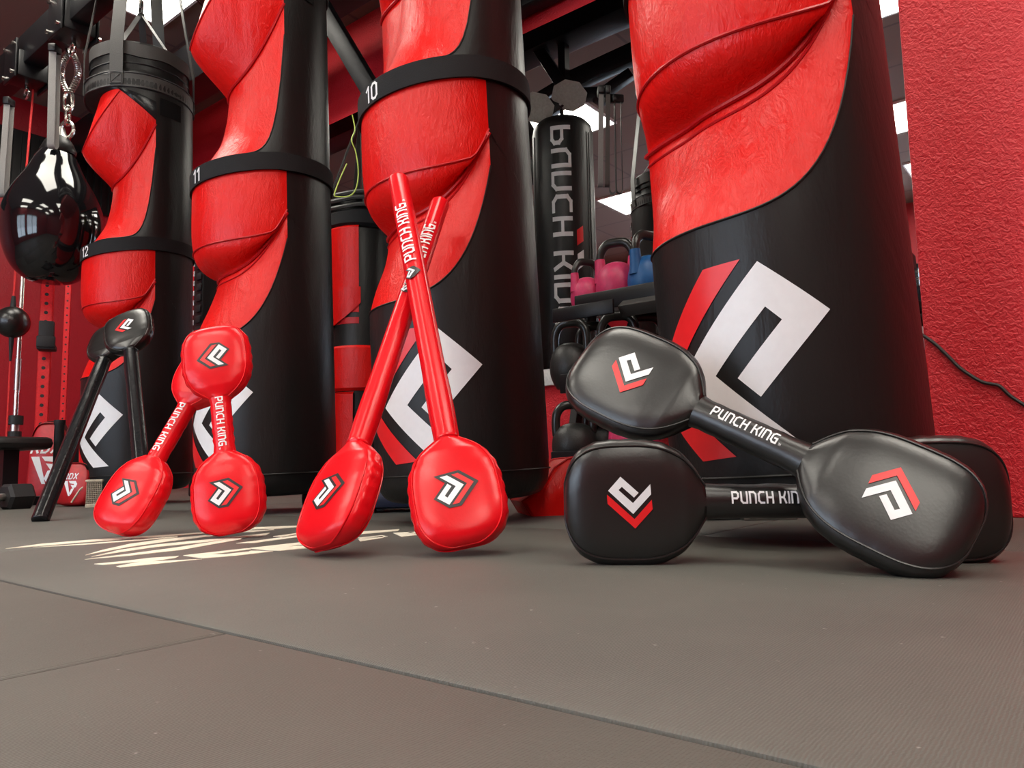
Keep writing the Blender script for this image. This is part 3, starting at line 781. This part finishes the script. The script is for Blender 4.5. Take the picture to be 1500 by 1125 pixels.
# training shields with lettering
def shield(px, Yd, w, h, lean, yaw, lab, white=True):
    r_ = thing('training_shield', lab, 'training shield', T(onfloor(px, Yd)) @ Matrix.Rotation(yaw, 4, 'Z') @ Matrix.Rotation(-lean, 4, 'X'), 'red lettered training shields')
    prof = []
    for i in range(40):
        a = 2 * PI * i / 40; c, s_ = math.cos(a), math.sin(a)
        prof.append((w / 2 * math.copysign(abs(c) ** .5, c) * (1 - .08 * s_), h / 2 + h / 2 * math.copysign(abs(s_) ** .55, s_)))
    rings = []
    for y, q in ((.045, .86), (.035, .97), (0, 1), (-.035, .97), (-.045, .86)):
        rings.append([Vector((x * q, y, h / 2 + (z - h / 2) * q)) for x, z in prof])
    MB().loft(rings).build('pad', 'rdx_red', r_, ang=50)
    k = MB().loft([[Vector((x * q, y, h / 2 + (z - h / 2) * q)) for x, z in prof if z > h * .80] for y, q in ((.05, .9), (.0, 1.03), (-.049, .93))], False, False, False)
    k.build('top_binding', 'bag_black', r_)
    tp, L = text_polys('RDX', h * .12, .2, .26, slant=.25)
    pl = [[(x - L / 2, y + h * .66) for x, y in p] for p in tp]
    s_ = h * .34
    tri = [[(-.5, .5), (-.22, .5), (.06, -.5), (-.06, -.5)], [(-.14, .5), (.35, .5), (.48, .3), (.40, .08), (.2, .0), (.02, .25), (.24, .22), (.26, .3), (-.02, .34)], [(.1, -.02), (.3, .02), (.1, -.45), (.0, -.3)]]
    pl += [[(x * s_, y * s_ + h * .38) for x, y in p] for p in tri]
    decal(pl, lambda x, z: Vector((x, -.0464, z)), None).build('lettering', 'white_print', r_)
    if white: MB().tube([Vector((w * .49, -.03, h * .55)), Vector((w * .30, -.047, h * .35)), Vector((w * .10, -.047, h * .06))], .004, 6).build('piping', 'cream', r_)
    return r_
shield(111, 3.22, .155, .185, rad(8), rad(-4), 'red lettered training shield on the floor behind the leaning black paddle')
shield(69, 3.75, .17, .40, rad(6), rad(8), 'taller red lettered training shield just right of the drilled rack upright')
MB_ = MB().lathe([(.001, 0), (.02, 0), (.021, .01), (.021, .36), (.024, .365), (.024, .385), (.001, .385)], 20)
o = MB_.build('foam_roller', 'black_rubber', None, M4=T(onfloor(84, 3.45))); tag(o, 'slim black upright roller between the two red shields', 'roller')
k = MB().loft([[Vector((x * q, y, z)) for x, z in [(-.07, 0), (.07, 0), (.085, .16), (.07, .30), (.03, .36), (-.03, .36), (-.07, .30), (-.085, .16)]] for y, q in ((-.05, .8), (-.03, 1), (.05, 1), (.06, .85))])
o = k.build('gear_bag', 'bag_black', None, M4=T(onfloor(112, 4.05)) @ Matrix.Rotation(.3, 4, 'Z')); tag(o, 'black gear bag standing behind the smaller red shield', 'bag')
BKS = Matrix.Scale(.8, 4)
bk = thing('mesh_basket', 'small cream mesh basket beside the red shield', 'basket', T(onfloor(139, 3.08)) @ Matrix.Rotation(.4, 4, 'Z') @ BKS)
k = MB()
for i in range(9): k.box((-.032 + i * .008, 0, .07), (.002, .05, .12))
for i in range(12): k.box((0, 0, .015 + i * .010), (.07, .052, .002))
k.box((0, 0, .01), (.072, .056, .02), bev=.004); k.box((0, 0, .135), (.078, .06, .012), bev=.004)
k.build('body', 'cream', bk, False)
# dark weight column between two bags
cp = onfloor(303, 4.1)
wc = thing('weight_column', 'black weight column with white marks between the bags numbered 12 and 11', 'weight machine', T(cp) @ ROOMROT)
MB().box((0, 0, .75), (.10, .16, 1.5), bev=.01).build('housing', 'black_metal', wc)
k = MB()
for i in range(14): k.box((-.038, -.0815, .62 + i * .055), (.012, .002, .028))
k.build('mark', 'white_print', wc, False)
k = MB()
for i in range(12): MB().box((.02, -.083, .60 + i * .06), (.05, .012, .04), bev=.004).build('weight_plate', 'black_rubber', wc)
# low dark things on the floor behind the bags
pz = fl(465, 746)
db2 = thing('dumbbell', 'black dumbbell on the floor behind the long red paddles', 'dumbbell', T(pz + Vector((0, .10, 0))))
for x in (-.075, .06):
    MB().lathe([(.001, 0), (.03, 0), (.036, .006), (.036, .045), (.03, .05), (.001, .05)], 24, T((x, 0, .036)) @ Matrix.Rotation(PI / 2, 4, 'Y')).build('head', 'black_rubber', db2)
MB().cyl((-.03, 0, .036), (.065, 0, .036), .014, 12).build('handle', 'steel', db2)
pz = fl(575, 752)
st = thing('step_platform', 'dark navy step platform on the floor behind bag 10', 'step', T(pz + Vector((.02, .12, 0))))
MB().box((0, 0, .045), (.26, .22, .065), bev=.02).build('deck', 'navy', st)
k = MB()
for x in (-.1, .1):
    for y in (-.08, .08): MB().box((x, y, .008), (.04, .04, .016)).build('foot', 'black_rubber', st, False)
pz = fl(800, 756)
ws = thing('red_bolster', 'red padded bolster on the floor between bag 10 and the black paddles', 'bolster', T(pz + Vector((.03, .10, 0))) @ Matrix.Rotation(.2, 4, 'Z'))
prof = [(-.09, 0), (-.115, .04), (-.08, .06), (-.045, .09), (-.02, .13), (.02, .155), (.08, .16), (.10, .13), (.10, 0)]
rings = []
for y, q in ((-.09, .9), (-.08, 1), (.08, 1), (.09, .9)): rings.append([Vector((x * q, y, max(z * q, 0))) for x, z in prof])
MB().loft(rings).build('pad', 'bag_red', ws, ang=50)
k = MB()
for y in (-.081, .081): MB().tube([Vector((x, y, z + .002)) for x, z in prof], .003, 6).build('piping', 'bag_red_dark', ws)
pz = fl(1062, 764)
nd = thing('floor_roll', 'dark navy roll on the floor behind the black paddles', 'roll', T(pz + Vector((0, .06, 0))))
MB().lathe([(.001, -.06), (.024, -.06), (.03, -.054), (.03, .054), (.024, .06), (.001, .06)], 24, T((0, 0, .03)) @ Matrix.Rotation(PI / 2, 4, 'Y')).build('roll', 'navy', nd)
MB().lathe([(.0305, -.012), (.032, -.010), (.032, .010), (.0305, .012)], 24, T((0, 0, .032)) @ Matrix.Rotation(PI / 2, 4, 'Y')).build('band', 'black_rubber', nd)
pz = fl(1118, 764)
ps = thing('power_strip', 'grey power strip on the floor behind the black paddles', 'power strip', T(pz + Vector((.03, .05, 0))))
MB().box((0, 0, .012), (.13, .035, .024), bev=.004).build('housing', 'steel', ps)
k = MB()
for x in (-.04, 0, .04): MB().box((x, -.0178, .012), (.022, .002, .014)).build('socket', 'black_print', ps, False)
# ================================================================== kettlebell rack by the mirror
RU0, RU1, RN = -1.66, -.50, 2.36
kr = thing('kettlebell_rack', 'black three-tier rack holding kettlebells beside the big bag', 'rack', ROOMROT)
TIER = [(.762, RN + .17), (.43, RN + .05), (.13, RN - .02)]
k = MB()
for hz, nn_ in TIER:
    o = MB().box(((RU0 + RU1) / 2, nn_ + .11, hz), (RU1 - RU0, .26, .012)).build('shelf', 'black_metal', kr, False)
    MB().box(((RU0 + RU1) / 2, nn_ - .02, hz + .02), (RU1 - RU0, .012, .075), bev=.004).build('front_lip', 'black_metal', o)
    MB().box(((RU0 + RU1) / 2, nn_ + .24, hz + .02), (RU1 - RU0, .012, .06)).build('rear_lip', 'black_metal', o, False)
MB().box((RU0 + .10, RN + .05, .728), (.28, .012, .055), bev=.003).build('lower_bar', 'black_metal', kr)
MB().box(((RU0 + .24 + RU1) / 2, RN + .11, .725), (RU1 - RU0 - .24, .05, .05), Matrix.Rotation(rad(35), 3, 'X'), bev=.004).build('under_tray', 'strap', kr)
for u in (RU0 - .02, RU1 + .02):
    k = MB(); k.box((u, RN + .20, .42), (.035, .07, .88), Matrix.Rotation(rad(-14), 3, 'X'), bev=.005); k.box((u, RN + .12, .02), (.05, .50, .04), bev=.005)
    k.box((u, RN + .31, .79), (.04, .20, .05), bev=.005)
    k.build('side_frame', 'strap', kr)
def kettle(label, u, n, z, s, mat, hs=1.0, yaw=0.0, first={}):
    key = mat
    M4 = ROOMROT @ T((u, n, z)) @ Matrix.Rotation(yaw, 4, 'Z') @ Matrix.Diagonal((s, s, s * hs, 1))
    if key in first:
        r_ = copy_tree(first[key]); r_.matrix_world = M4; r_['label'] = label; return r_
    r_ = thing('kettlebell', label, 'kettlebell', M4, 'kettlebells on the rack'); first[key] = r_
    prof = [(.001, 0), (.055, 0), (.075, .012), (.094, .05), (.097, .085), (.088, .125), (.066, .155), (.035, .17), (.001, .174)]
    MB().lathe(catmull(prof, 3), 32).build('body', mat, r_)
    hp = catmull([(-.075, 0, .12), (-.078, 0, .17), (-.072, 0, .215), (-.045, 0, .245), (0, 0, .25), (.045, 0, .245), (.072, 0, .215), (.078, 0, .17), (.075, 0, .12)], 4)
    hpv = [Vector(p) for p in hp]
    MB().tube(hpv, .0185, 12).build('handle', 'kb_handle', r_)
    if mat in ('kb_pink', 'kb_blue'):
        for s_ in (-1, 1):
            MB().tube([(s_ * .072, 0, .10), (s_ * .076, 0, .15), (s_ * .079, 0, .19)], [.034, .026, .0235], 14).build('handle_sleeve', mat, r_)
    return r_
def un_at(px, n): return to_un(atn(px, 500, n))[0]
t0n = TIER[0][1] + .10; t1n = TIER[1][1] + .09; t2n = TIER[2][1] + .09
KB = [('small pink kettlebell at the left end of the top tier', 862, 0, 0, .72, 'kb_pink', 60),
 ('larger pink kettlebell next to the blue one on the top tier', 907, 0, 0, .90, 'kb_pink', 15),
 ('blue kettlebell on the top tier against the big bag', 955, 0, 0, .90, 'kb_blue', 70),
 ('black kettlebell at the left end of the middle tier', 836, 1, .0, .90, 'kb_black', 12),
 ('black kettlebell second from the left on the middle tier', 872, 1, .11, .88, 'kb_black', 35),
 ('black kettlebell third from the left on the middle tier', 906, 1, .01, .90, 'kb_black', 20),
 ('black kettlebell nearest the big bag on the middle tier', 948, 1, .11, .90, 'kb_black', 50),
 ('black kettlebell at the left end of the bottom tier', 838, 2, -.02, .92, 'kb_black', 40),
 ('black kettlebell second on the bottom tier above the black paddle', 880, 2, .10, .92, 'kb_black', 15),
 ('pink kettlebell on the bottom tier showing between black handles', 925, 2, -.02, .92, 'kb_pink', 20)]
for lab, px, ti, dn, sc_, mt, yw in KB:
    n_ = (t0n, t1n, t2n)[ti] + dn
    kettle(lab, un_at(px, n_), n_, TIER[ti][0] + .007, sc_, mt, 1.22 if ti < 2 else 1.0, rad(yw))
# red board behind the rack
p = ROOMROT @ T((un_at(800, 2.80), 2.80, 0))
# ================================================================== rear bags close to the mirror
LBX, LBY = -.338, 3.445
# plain black bag whose lettered side faces the mirror
lb = thing('heavy_bag', 'plain black heavy bag with large lettering seen in the mirror', 'punching bag', T((LBX, LBY, 0)) @ ROOMROT)
k = MB().lathe([(.001, .50), (.15, .50), (.172, .515), (.18, .54), (.18, 2.08), (.172, 2.12), (.15, 2.145), (.001, 2.15)], 48)
k.build('body', 'bag_black', lb)
tp, L = text_polys('PUnCH KInG', .10, .17)
tp = [[(x * 1.5, y) for x, y in p] for p in tp]
# reads downwards on the side that faces the mirror (local +Y)
def onlb(a, hh, off=.0016):
    t = a / .18; r = .18 + off; return Vector((r * math.sin(t), r * math.cos(t), hh))
A_OFF = .095
decal([[(x, y) for x, y in p] for p in tp], lambda x, y: onlb(-y * 1.0 + A_OFF, 2.055 - x), .012).build('lettering', 'white_print', lb)
decal([[(-.02, 0), (.02, .03), (.02, .12), (-.02, .09)]], lambda a, hh: onlb(a + .10 + A_OFF, 1.36 + hh), .01).build('red_flash', 'red_print', lb)
decal([[(-.02, 0), (.02, .03), (.02, .12), (-.02, .09)]], lambda a, hh: onlb(a + .10 + A_OFF, 1.22 + hh), .01).build('white_flash', 'white_print', lb)
k = MB()
for a in (.17, .19, -.20): k.tube([onlb(a + A_OFF, .54, .001), onlb(a + A_OFF, 2.05, .001)], .003, 6)
k.build('piping', 'strap', lb)
k = MB(); k.lathe([(.02, 2.14), (.02, 2.20), (.012, 2.22), (.012, 2.30)], 12); k.build('hanger', 'chrome', lb)
MB().box((to_un(Vector((LBX, LBY, 0)))[0], 2.45, 2.48), (.05, .05, .40)).build('hanger_post', 'black_metal', rig2, False)
# red and black bag in the corner between bags 11 and 10
Yr = 4.15; pr = at(530, 500, Yr)
rb_ = thing('short_punching_bag', 'red and black punching bag hanging between bags 11 and 10', 'punching bag', T((pr.x, pr.y, 0)) @ Matrix.Rotation(rad(-25), 4, 'Z'))
def zz(py): return at(520, py, Yr).z
Rr = .20
def rr(h0, h1, r0=Rr, r1=Rr, mt='bag_red', nm='panel', par=None, a0=-PI, a1=PI):
    k = MB(); rows = [(r0 - .02, h0), (r0, h0 + .015), (r1, h1 - .015), (r1 - .02, h1)]
    k.loft([[Vector((r * math.sin(a0 + (a1 - a0) * i / 40), -r * math.cos(a0 + (a1 - a0) * i / 40), h)) for i in range(41)] for r, h in rows], False, False, False)
    return k.build(nm, mt, par or rb_)
body = MB().lathe([(.001, zz(735)), (Rr - .03, zz(735)), (Rr - .022, zz(728)), (Rr - .022, zz(300)), (Rr - .03, zz(296)), (.001, zz(296))], 40).build('cover', 'bag_black', rb_)
rr(zz(470), zz(345), Rr - .02, Rr + .012, 'bag_red', 'head_pad', None, -1.6, .55)
rr(zz(486), zz(470), Rr - .02, Rr - .02, 'bag_red_dark', 'binding', None, -1.6, .55)
k = MB(); cols = [-1.6 + 2.2 * i / 30 for i in range(31)]
k.loft([[Vector(((Rr + .002 - .012 * q) * math.sin(t), -(Rr + .002 - .012 * q) * math.cos(t), zz(432) + (zz(492 - 38 * max(0, (t + 1.6) / 2.2) ** 3) - zz(432)) * q)) for t in cols] for q in (0, .5, 1)], False, False, False)
k.build('neck_panel', 'bag_red', rb_)
rr(zz(577), zz(513), Rr + .003, Rr + .003, 'bag_red', 'belly_pad', None, -1.6, 1.0)
rr(zz(670), zz(578), Rr - .002, Rr - .002, 'bag_red', 'waist_panel', None, -1.6, .4)
rr(zz(346), zz(322), Rr + .008, Rr + .008, 'webbing', 'belt')
k = MB()
for py in (300, 308, 318): k.tube([Vector(((Rr + .003 * math.sin(7 * t)) * math.cos(t), (Rr + .003 * math.sin(7 * t)) * math.sin(t), zz(py) + .006 * math.sin(5 * t))) for t in [2 * PI * i / 50 for i in range(50)]], .012, 6, True)
k.build('top_collar', 'strap', rb_)
apex = Vector((0, 0, zz(165)))
for a in (-1.0, .75, 2.2, 4.0):
    b0 = Vector((Rr * math.sin(a), -Rr * math.cos(a), zz(318)))
    MB().ribbon([b0, b0 + Vector((0, 0, .05)), b0.lerp(apex, .5) + Vector((0, 0, .03)), apex], (math.cos(a), math.sin(a), 0), .04, .004).build('strap', 'strap', rb_)
lc = [at(516, 168, 3.95), at(520, 190, 3.95), at(515, 205, 3.94), at(521, 222, 3.94), at(525, 250, 3.93), at(522, 275, 3.92), at(512, 287, 3.92), at(494, 288, 3.92), at(490, 284, 3.92), at(498, 262, 3.93), at(508, 240, 3.94)]
tag(MB().tube([Vector(p) for p in catmull([tuple(p) for p in lc], 5)], .0035, 6).build('jump_rope', 'lime'), 'lime green cord looped over the strap of the bag between 11 and 10', 'rope')
# ================================================================== PADDLES
def smax(a, b_, p=2.1): return (a ** p + b_ ** p) ** (1 / p)
class Pad:
    """a paddle along local x, pad faces +z. kind 'double' has two pads, 'long' one pad and a stick."""
    def __init__(s, W, Lp, D, hw, ht, kind, tp=.026):
        s.W, s.Lp, s.D, s.hw, s.ht, s.kind, s.tp = W, Lp, D, hw, ht, kind, tp
    def pad(s, d):
        """half width and thickness of a pad at signed distance d from its centre (d < 0 outwards, d > 0 towards the handle)"""
        ln = s.Lp / 2 if d < 0 else s.Lp / 2 * 1.17
        q = abs(d) / ln
        if q >= 1: return 0, 0
        if d < 0: return s.W / 2 * (1 - q ** 3.3) ** (1 / 2.7), s.tp * (1 - q ** 6) ** .45
        return s.W / 2 * (1 - q ** 2.9) ** .70, s.tp * (1 - q ** 3.4) ** .6
    def sec(s, x):
        w, t = 0, 0
        w1, t1 = s.pad(x); w, t = w1, t1
        if s.kind == 'double':
            w2, t2 = s.pad(s.D - x); w, t = max(w, w2), max(t, t2)
            if 0 <= x <= s.D:
                f = min(1, min(x, s.D - x) / (s.Lp * .42)) ** 1.5; w, t = smax(w, s.hw * f), smax(t, s.ht * f, 4)
        else:
            if 0 <= x:
                f = min(1, x / (s.Lp * .42)) ** 1.5; w, t = smax(w, s.hw * f), smax(t, s.ht * f, 4)
        n = 2.0 + 1.1 * min(1, max(0, (w - s.hw) / (s.W / 2 - s.hw + 1e-6)))
        return w, t, n
    def z(s, x, y, off=.0013):
        w, t, n = s.sec(x); v = min(abs(y) / max(w, 1e-6), .995)
        return t * (1 - v ** n) ** (1 / n) + off
    def ring(s, x, m=44):
        w, t, n = s.sec(x); w, t = max(w, 5e-4), max(t, 5e-4); out = []
        for k in range(m):
            a = 2 * PI * k / m; c, q = math.cos(a), math.sin(a)
            out.append(Vector((x, w * math.copysign(abs(c) ** (2 / n), c), t * math.copysign(abs(q) ** (2 / n), q))))
        return out
    def rim(s, x, sg, side, fr=.62, off=.0006):
        w, t, n = s.sec(x); a = fr
        return Vector((x, sg * (w * math.cos(a) ** (2 / n) + off), side * (t * math.sin(a) ** (2 / n) + off)))
def xs_pad(P):
    h = P.Lp / 2; return [-h * math.sin(PI / 2 * (1 - i / 18)) for i in range(18)]
def make_paddle(P, root, mat, logo_out, end=None, logos=True, text_at=None, th=.024, wrinkle=0.0, tsx=1.0):
    """builds the parts of a paddle under root"""
    double = P.kind == 'double'
    neck = P.Lp / 2 * 1.15
    def loft_x(xs):
        mb = MB(); rings = []
        for x in xs:
            r = P.ring(x)
            if wrinkle:
                for p in r:
                    p.z += wrinkle * math.sin(x * 210 + p.y * 60) * (1 - abs(p.z) / P.tp) * .6
                    p.y += wrinkle * math.sin(x * 260 + 1.3) * (1 - abs(p.z) / P.tp) * .8 * (1 if p.y > 0 else -1)
            rings.append(r)
        return mb.loft(rings)
    xs1 = xs_pad(P) + [neck * i / 22 for i in range(23)]
    pd = loft_x(xs1).build('pad', mat, root, ang=75)
    pads = [(pd, lambda d: d, 1)]
    if double:
        xh = [neck + (P.D - 2 * neck) * i / 12 for i in range(13)]
        hd_ = loft_x(xh).build('handle', mat, root, ang=75)
        pd2 = loft_x([P.D - x for x in reversed(xs1)]).build('pad', mat, root, ang=75)
        pads.append((pd2, lambda d: P.D - d, -1))
    else:
        xe = end; m = 40; mb = MB(); rings = []
        xs = [neck, neck + .004, neck + .006, neck + .01] + [neck + .01 + (xe - .008 - neck - .01) * i / 14 for i in range(1, 15)] + [xe - .004, xe - .001, xe]
        for i, x in enumerate(xs):
            f = 1.0
            if i == 0: f = .96
            elif i == 1: f = 1.06
            elif i >= len(xs) - 3: f = (.98, .9, .78)[i - len(xs) + 3]
            elif x > xe - .06 or i > 3: f = 1.0 + .05 * (1 if x < neck + (xe - neck) * .22 else 0)
            rr_ = []
            for k in range(m):
                a = 2 * PI * k / m; oc = 1 + .018 * math.cos(8 * a)
                rr_.append(Vector((x, P.hw * f * oc * math.cos(a), P.ht * f * oc * math.sin(a))))
            rings.append(rr_)
        hd_ = mb.loft(rings).build('stick', mat if mat != 'pad_black' else 'stick_black', root, ang=50)
        hd_['label'] = 'long padded stick'
    # piping round the pad rims
    for o, fx, sg in pads:
        xs = [x for x in xs1 if x > -P.Lp / 2 + .0005]
        for side in (1, -1):
            path = [P.rim(fx(x), 1, side) for x in reversed(xs)] + [Vector((fx(-P.Lp / 2), 0, side * .001))] * 0 + [P.rim(fx(x), -1, side) for x in xs]
            MB().tube(path, .0016, 6).build('piping', mat, o)
        if logos and sg in logo_out:
            cx = fx(0.0); sc = P.W * .40; an = 0 if sg > 0 else PI
            fn = lambda x, y, k=0: Vector((x, y, P.z(x, y)))
            if mat == 'pad_red':
                decal([rot_poly(L_EDGE, an, sc, cx, 0)], lambda x, y: Vector((x, y, P.z(x, y, .0010))), .005).build('emblem_outline', 'black_print', o)
                decal([rot_poly(L_WHITE, an, sc, cx, 0)], lambda x, y: Vector((x, y, P.z(x, y, .0016))), .005).build('emblem_white', 'white_print', o)
                decal([rot_poly(L_RED, an, sc * .97, cx, -.004 * 0)], lambda x, y: Vector((x, y, P.z(x, y, .0016))), .005).build('emblem_red', 'red_print', o)
            else:
                decal([rot_poly(L_WHITE, an, sc, cx, 0)], fn, .005).build('emblem_white', 'white_print', o)
                decal([rot_poly(L_RED, an, sc, cx, 0)], fn, .005).build('emblem_red', 'red_print', o)
    if text_at is not None:
        x0, yo = text_at
        tp, L = text_polys('PUnCH KInG', th, .19, tm=True)
        tp = [[(x * tsx, y) for x, y in p] for p in tp]
        def ftxt(x, y):
            if double: return Vector((x, y, P.z(x, y, .0009)))
            v = min(.99, abs(y) / P.hw); return Vector((x, y, P.ht * 1.03 * math.sqrt(1 - v * v) + .0012))
        if yo and not double:
            def ftxt(x, y):
                a = PI / 2 - y / P.hw; r = P.hw * 1.02 + .0012; return Vector((x, r * math.cos(a), r * math.sin(a)))
        decal([[(x + x0, y + yo) for x, y in p] for p in tp], ftxt, .008).build('lettering', 'white_print', hd_)
        return L, ftxt, hd_
    return 0, None, hd_
CAMP = Vector((0, 0, HC))
DB = dict(W=.182, Lp=.188, D=.41, hw=.0245, ht=.020, kind='double')
# A: black paddle lying on its edge, level
def place2(root, p1, p2, normal):
    root.matrix_world = frame(p1, p2 - p1, normal); return (p2 - p1).length
gA = 'black double-ended paddles'
p1, p2 = at(921, 735, 1.10), at(1374, 733, 1.06)
a = thing('punch_paddle', 'black double-ended paddle lying level, under the other black one', 'punch paddle', None, gA)
DB['D'] = place2(a, p1, p2, Vector((-.10, -1, .02)))
PA = Pad(**DB); make_paddle(PA, a, 'pad_black', (1,), text_at=(.144, .006), th=.0148, wrinkle=.0008, tsx=.88)
DB.update(W=.178, Lp=.202)
# B: black paddle leaning across A
p1, p2 = at(926, 559, 1.17), at(1306, 733, .975)
b = thing('punch_paddle', 'black double-ended paddle slanting across the level one, upper end raised', 'punch paddle', None, gA)
DB['D'] = place2(b, p1, p2, Vector((-.25, -1, .42)))
PB = Pad(**DB); make_paddle(PB, b, 'pad_black', (1, -1), text_at=(.142, .004), th=.0148, wrinkle=.0006, tsx=.86)
# short red pair
gR = 'short red double-ended paddles'
DR = dict(W=.154, Lp=.166, D=.30, hw=.0225, ht=.019, kind='double', tp=.028)
p1, p2 = at(318, 528, 1.70), at(335, 726, 1.625)
c = thing('punch_paddle', 'short red double-ended paddle standing nearly upright in front of bag 11', 'punch paddle', None, gR)
DR['D'] = place2(c, p1, p2, Vector((.12, -1, .05)))
make_paddle(Pad(**DR), c, 'pad_red', (1, -1), text_at=(.098, .001), th=.0145, wrinkle=.0017)
p1, p2 = at(304, 545, 1.775), at(196, 729, 1.66)
d = thing('punch_paddle', 'short red double-ended paddle leaning left, its upper pad behind the upright one', 'punch paddle', None, gR)
DR['D'] = place2(d, p1, p2, Vector((-.38, -1, .02)))
make_paddle(Pad(**DR), d, 'pad_red', (-1,), text_at=(.098, .001), th=.0155, wrinkle=.0017)
# long red pair
gL = 'long red stick paddles'
LR = dict(W=.162, Lp=.185, D=0, hw=.0225, ht=.0215, kind='long', tp=.028)
def long_paddle(lab, group, p1, p2, normal, mat, dims, tx, logo=True, th=.022):
    r_ = thing('stick_paddle', lab, 'punch paddle', None, group)
    L = place2(r_, p1, p2, normal); P = Pad(**dims)
    tl, ft, hd_ = make_paddle(P, r_, mat, (1,) if logo else (), end=L, text_at=tx and (L * tx[0], tx[1]), th=th, wrinkle=.0016)
    if tx:
        x = L * tx[0] - .035
        for poly, mt, of in ((L_EDGE, 'black_print', 0), (L_WHITE, 'white_print', .0005)):
            decal([rot_poly(poly, 0, .030, x, tx[1])], lambda xx, y: ft(xx, y) + Vector((0, 0, of)), .006).build('stick_emblem', mt, hd_)
    return r_
long_paddle('long red paddle whose stick crosses in front, broad pad facing the camera', gL, at(670, 727, 1.265), at(583, 262, 1.66), Vector((.02, -1, .25)), 'pad_red', LR, (.655, .006))
long_paddle('long red paddle leaning right behind the other stick, pad turned sideways', gL, at(499, 731, 1.29), at(645, 297, 1.73), Vector((-.80, -1, .22)), 'pad_red', LR, (.655, -.016))
# black pair at bag 12
gK = 'long black stick paddles'
LK = dict(W=.180, Lp=.195, D=0, hw=.0245, ht=.0245, kind='long', tp=.03)
pb1 = fl(214, 762)
long_paddle('long black paddle standing upright, emblem pad on top against bag 12', gK, at(189, 485, 2.72), pb1, Vector((.05, -1, .1)), 'pad_black', LK, None)
long_paddle('long black paddle slanting to the left, its pad behind the upright one', gK, at(164, 499, 2.82), fl(58, 764, .0), Vector((-.15, -1, .1)), 'pad_black', LK, None, logo=False)
# ================================================================== world and output look
w = bpy.data.worlds.new('world'); bpy.context.scene.world = w; w.use_nodes = True
w.node_tree.nodes['Background'].inputs['Color'].default_value = (.6, .75, 1, 1)
w.node_tree.nodes['Background'].inputs['Strength'].default_value = 0.3
S = bpy.context.scene
S.view_settings.view_transform = 'Standard'; S.view_settings.look = 'None'
S.view_settings.gamma = 1; S.view_settings.use_curve_mapping = False
S.view_settings.exposure = 0.13
S.cycles.use_denoising = True
S.cycles.max_bounces = 8
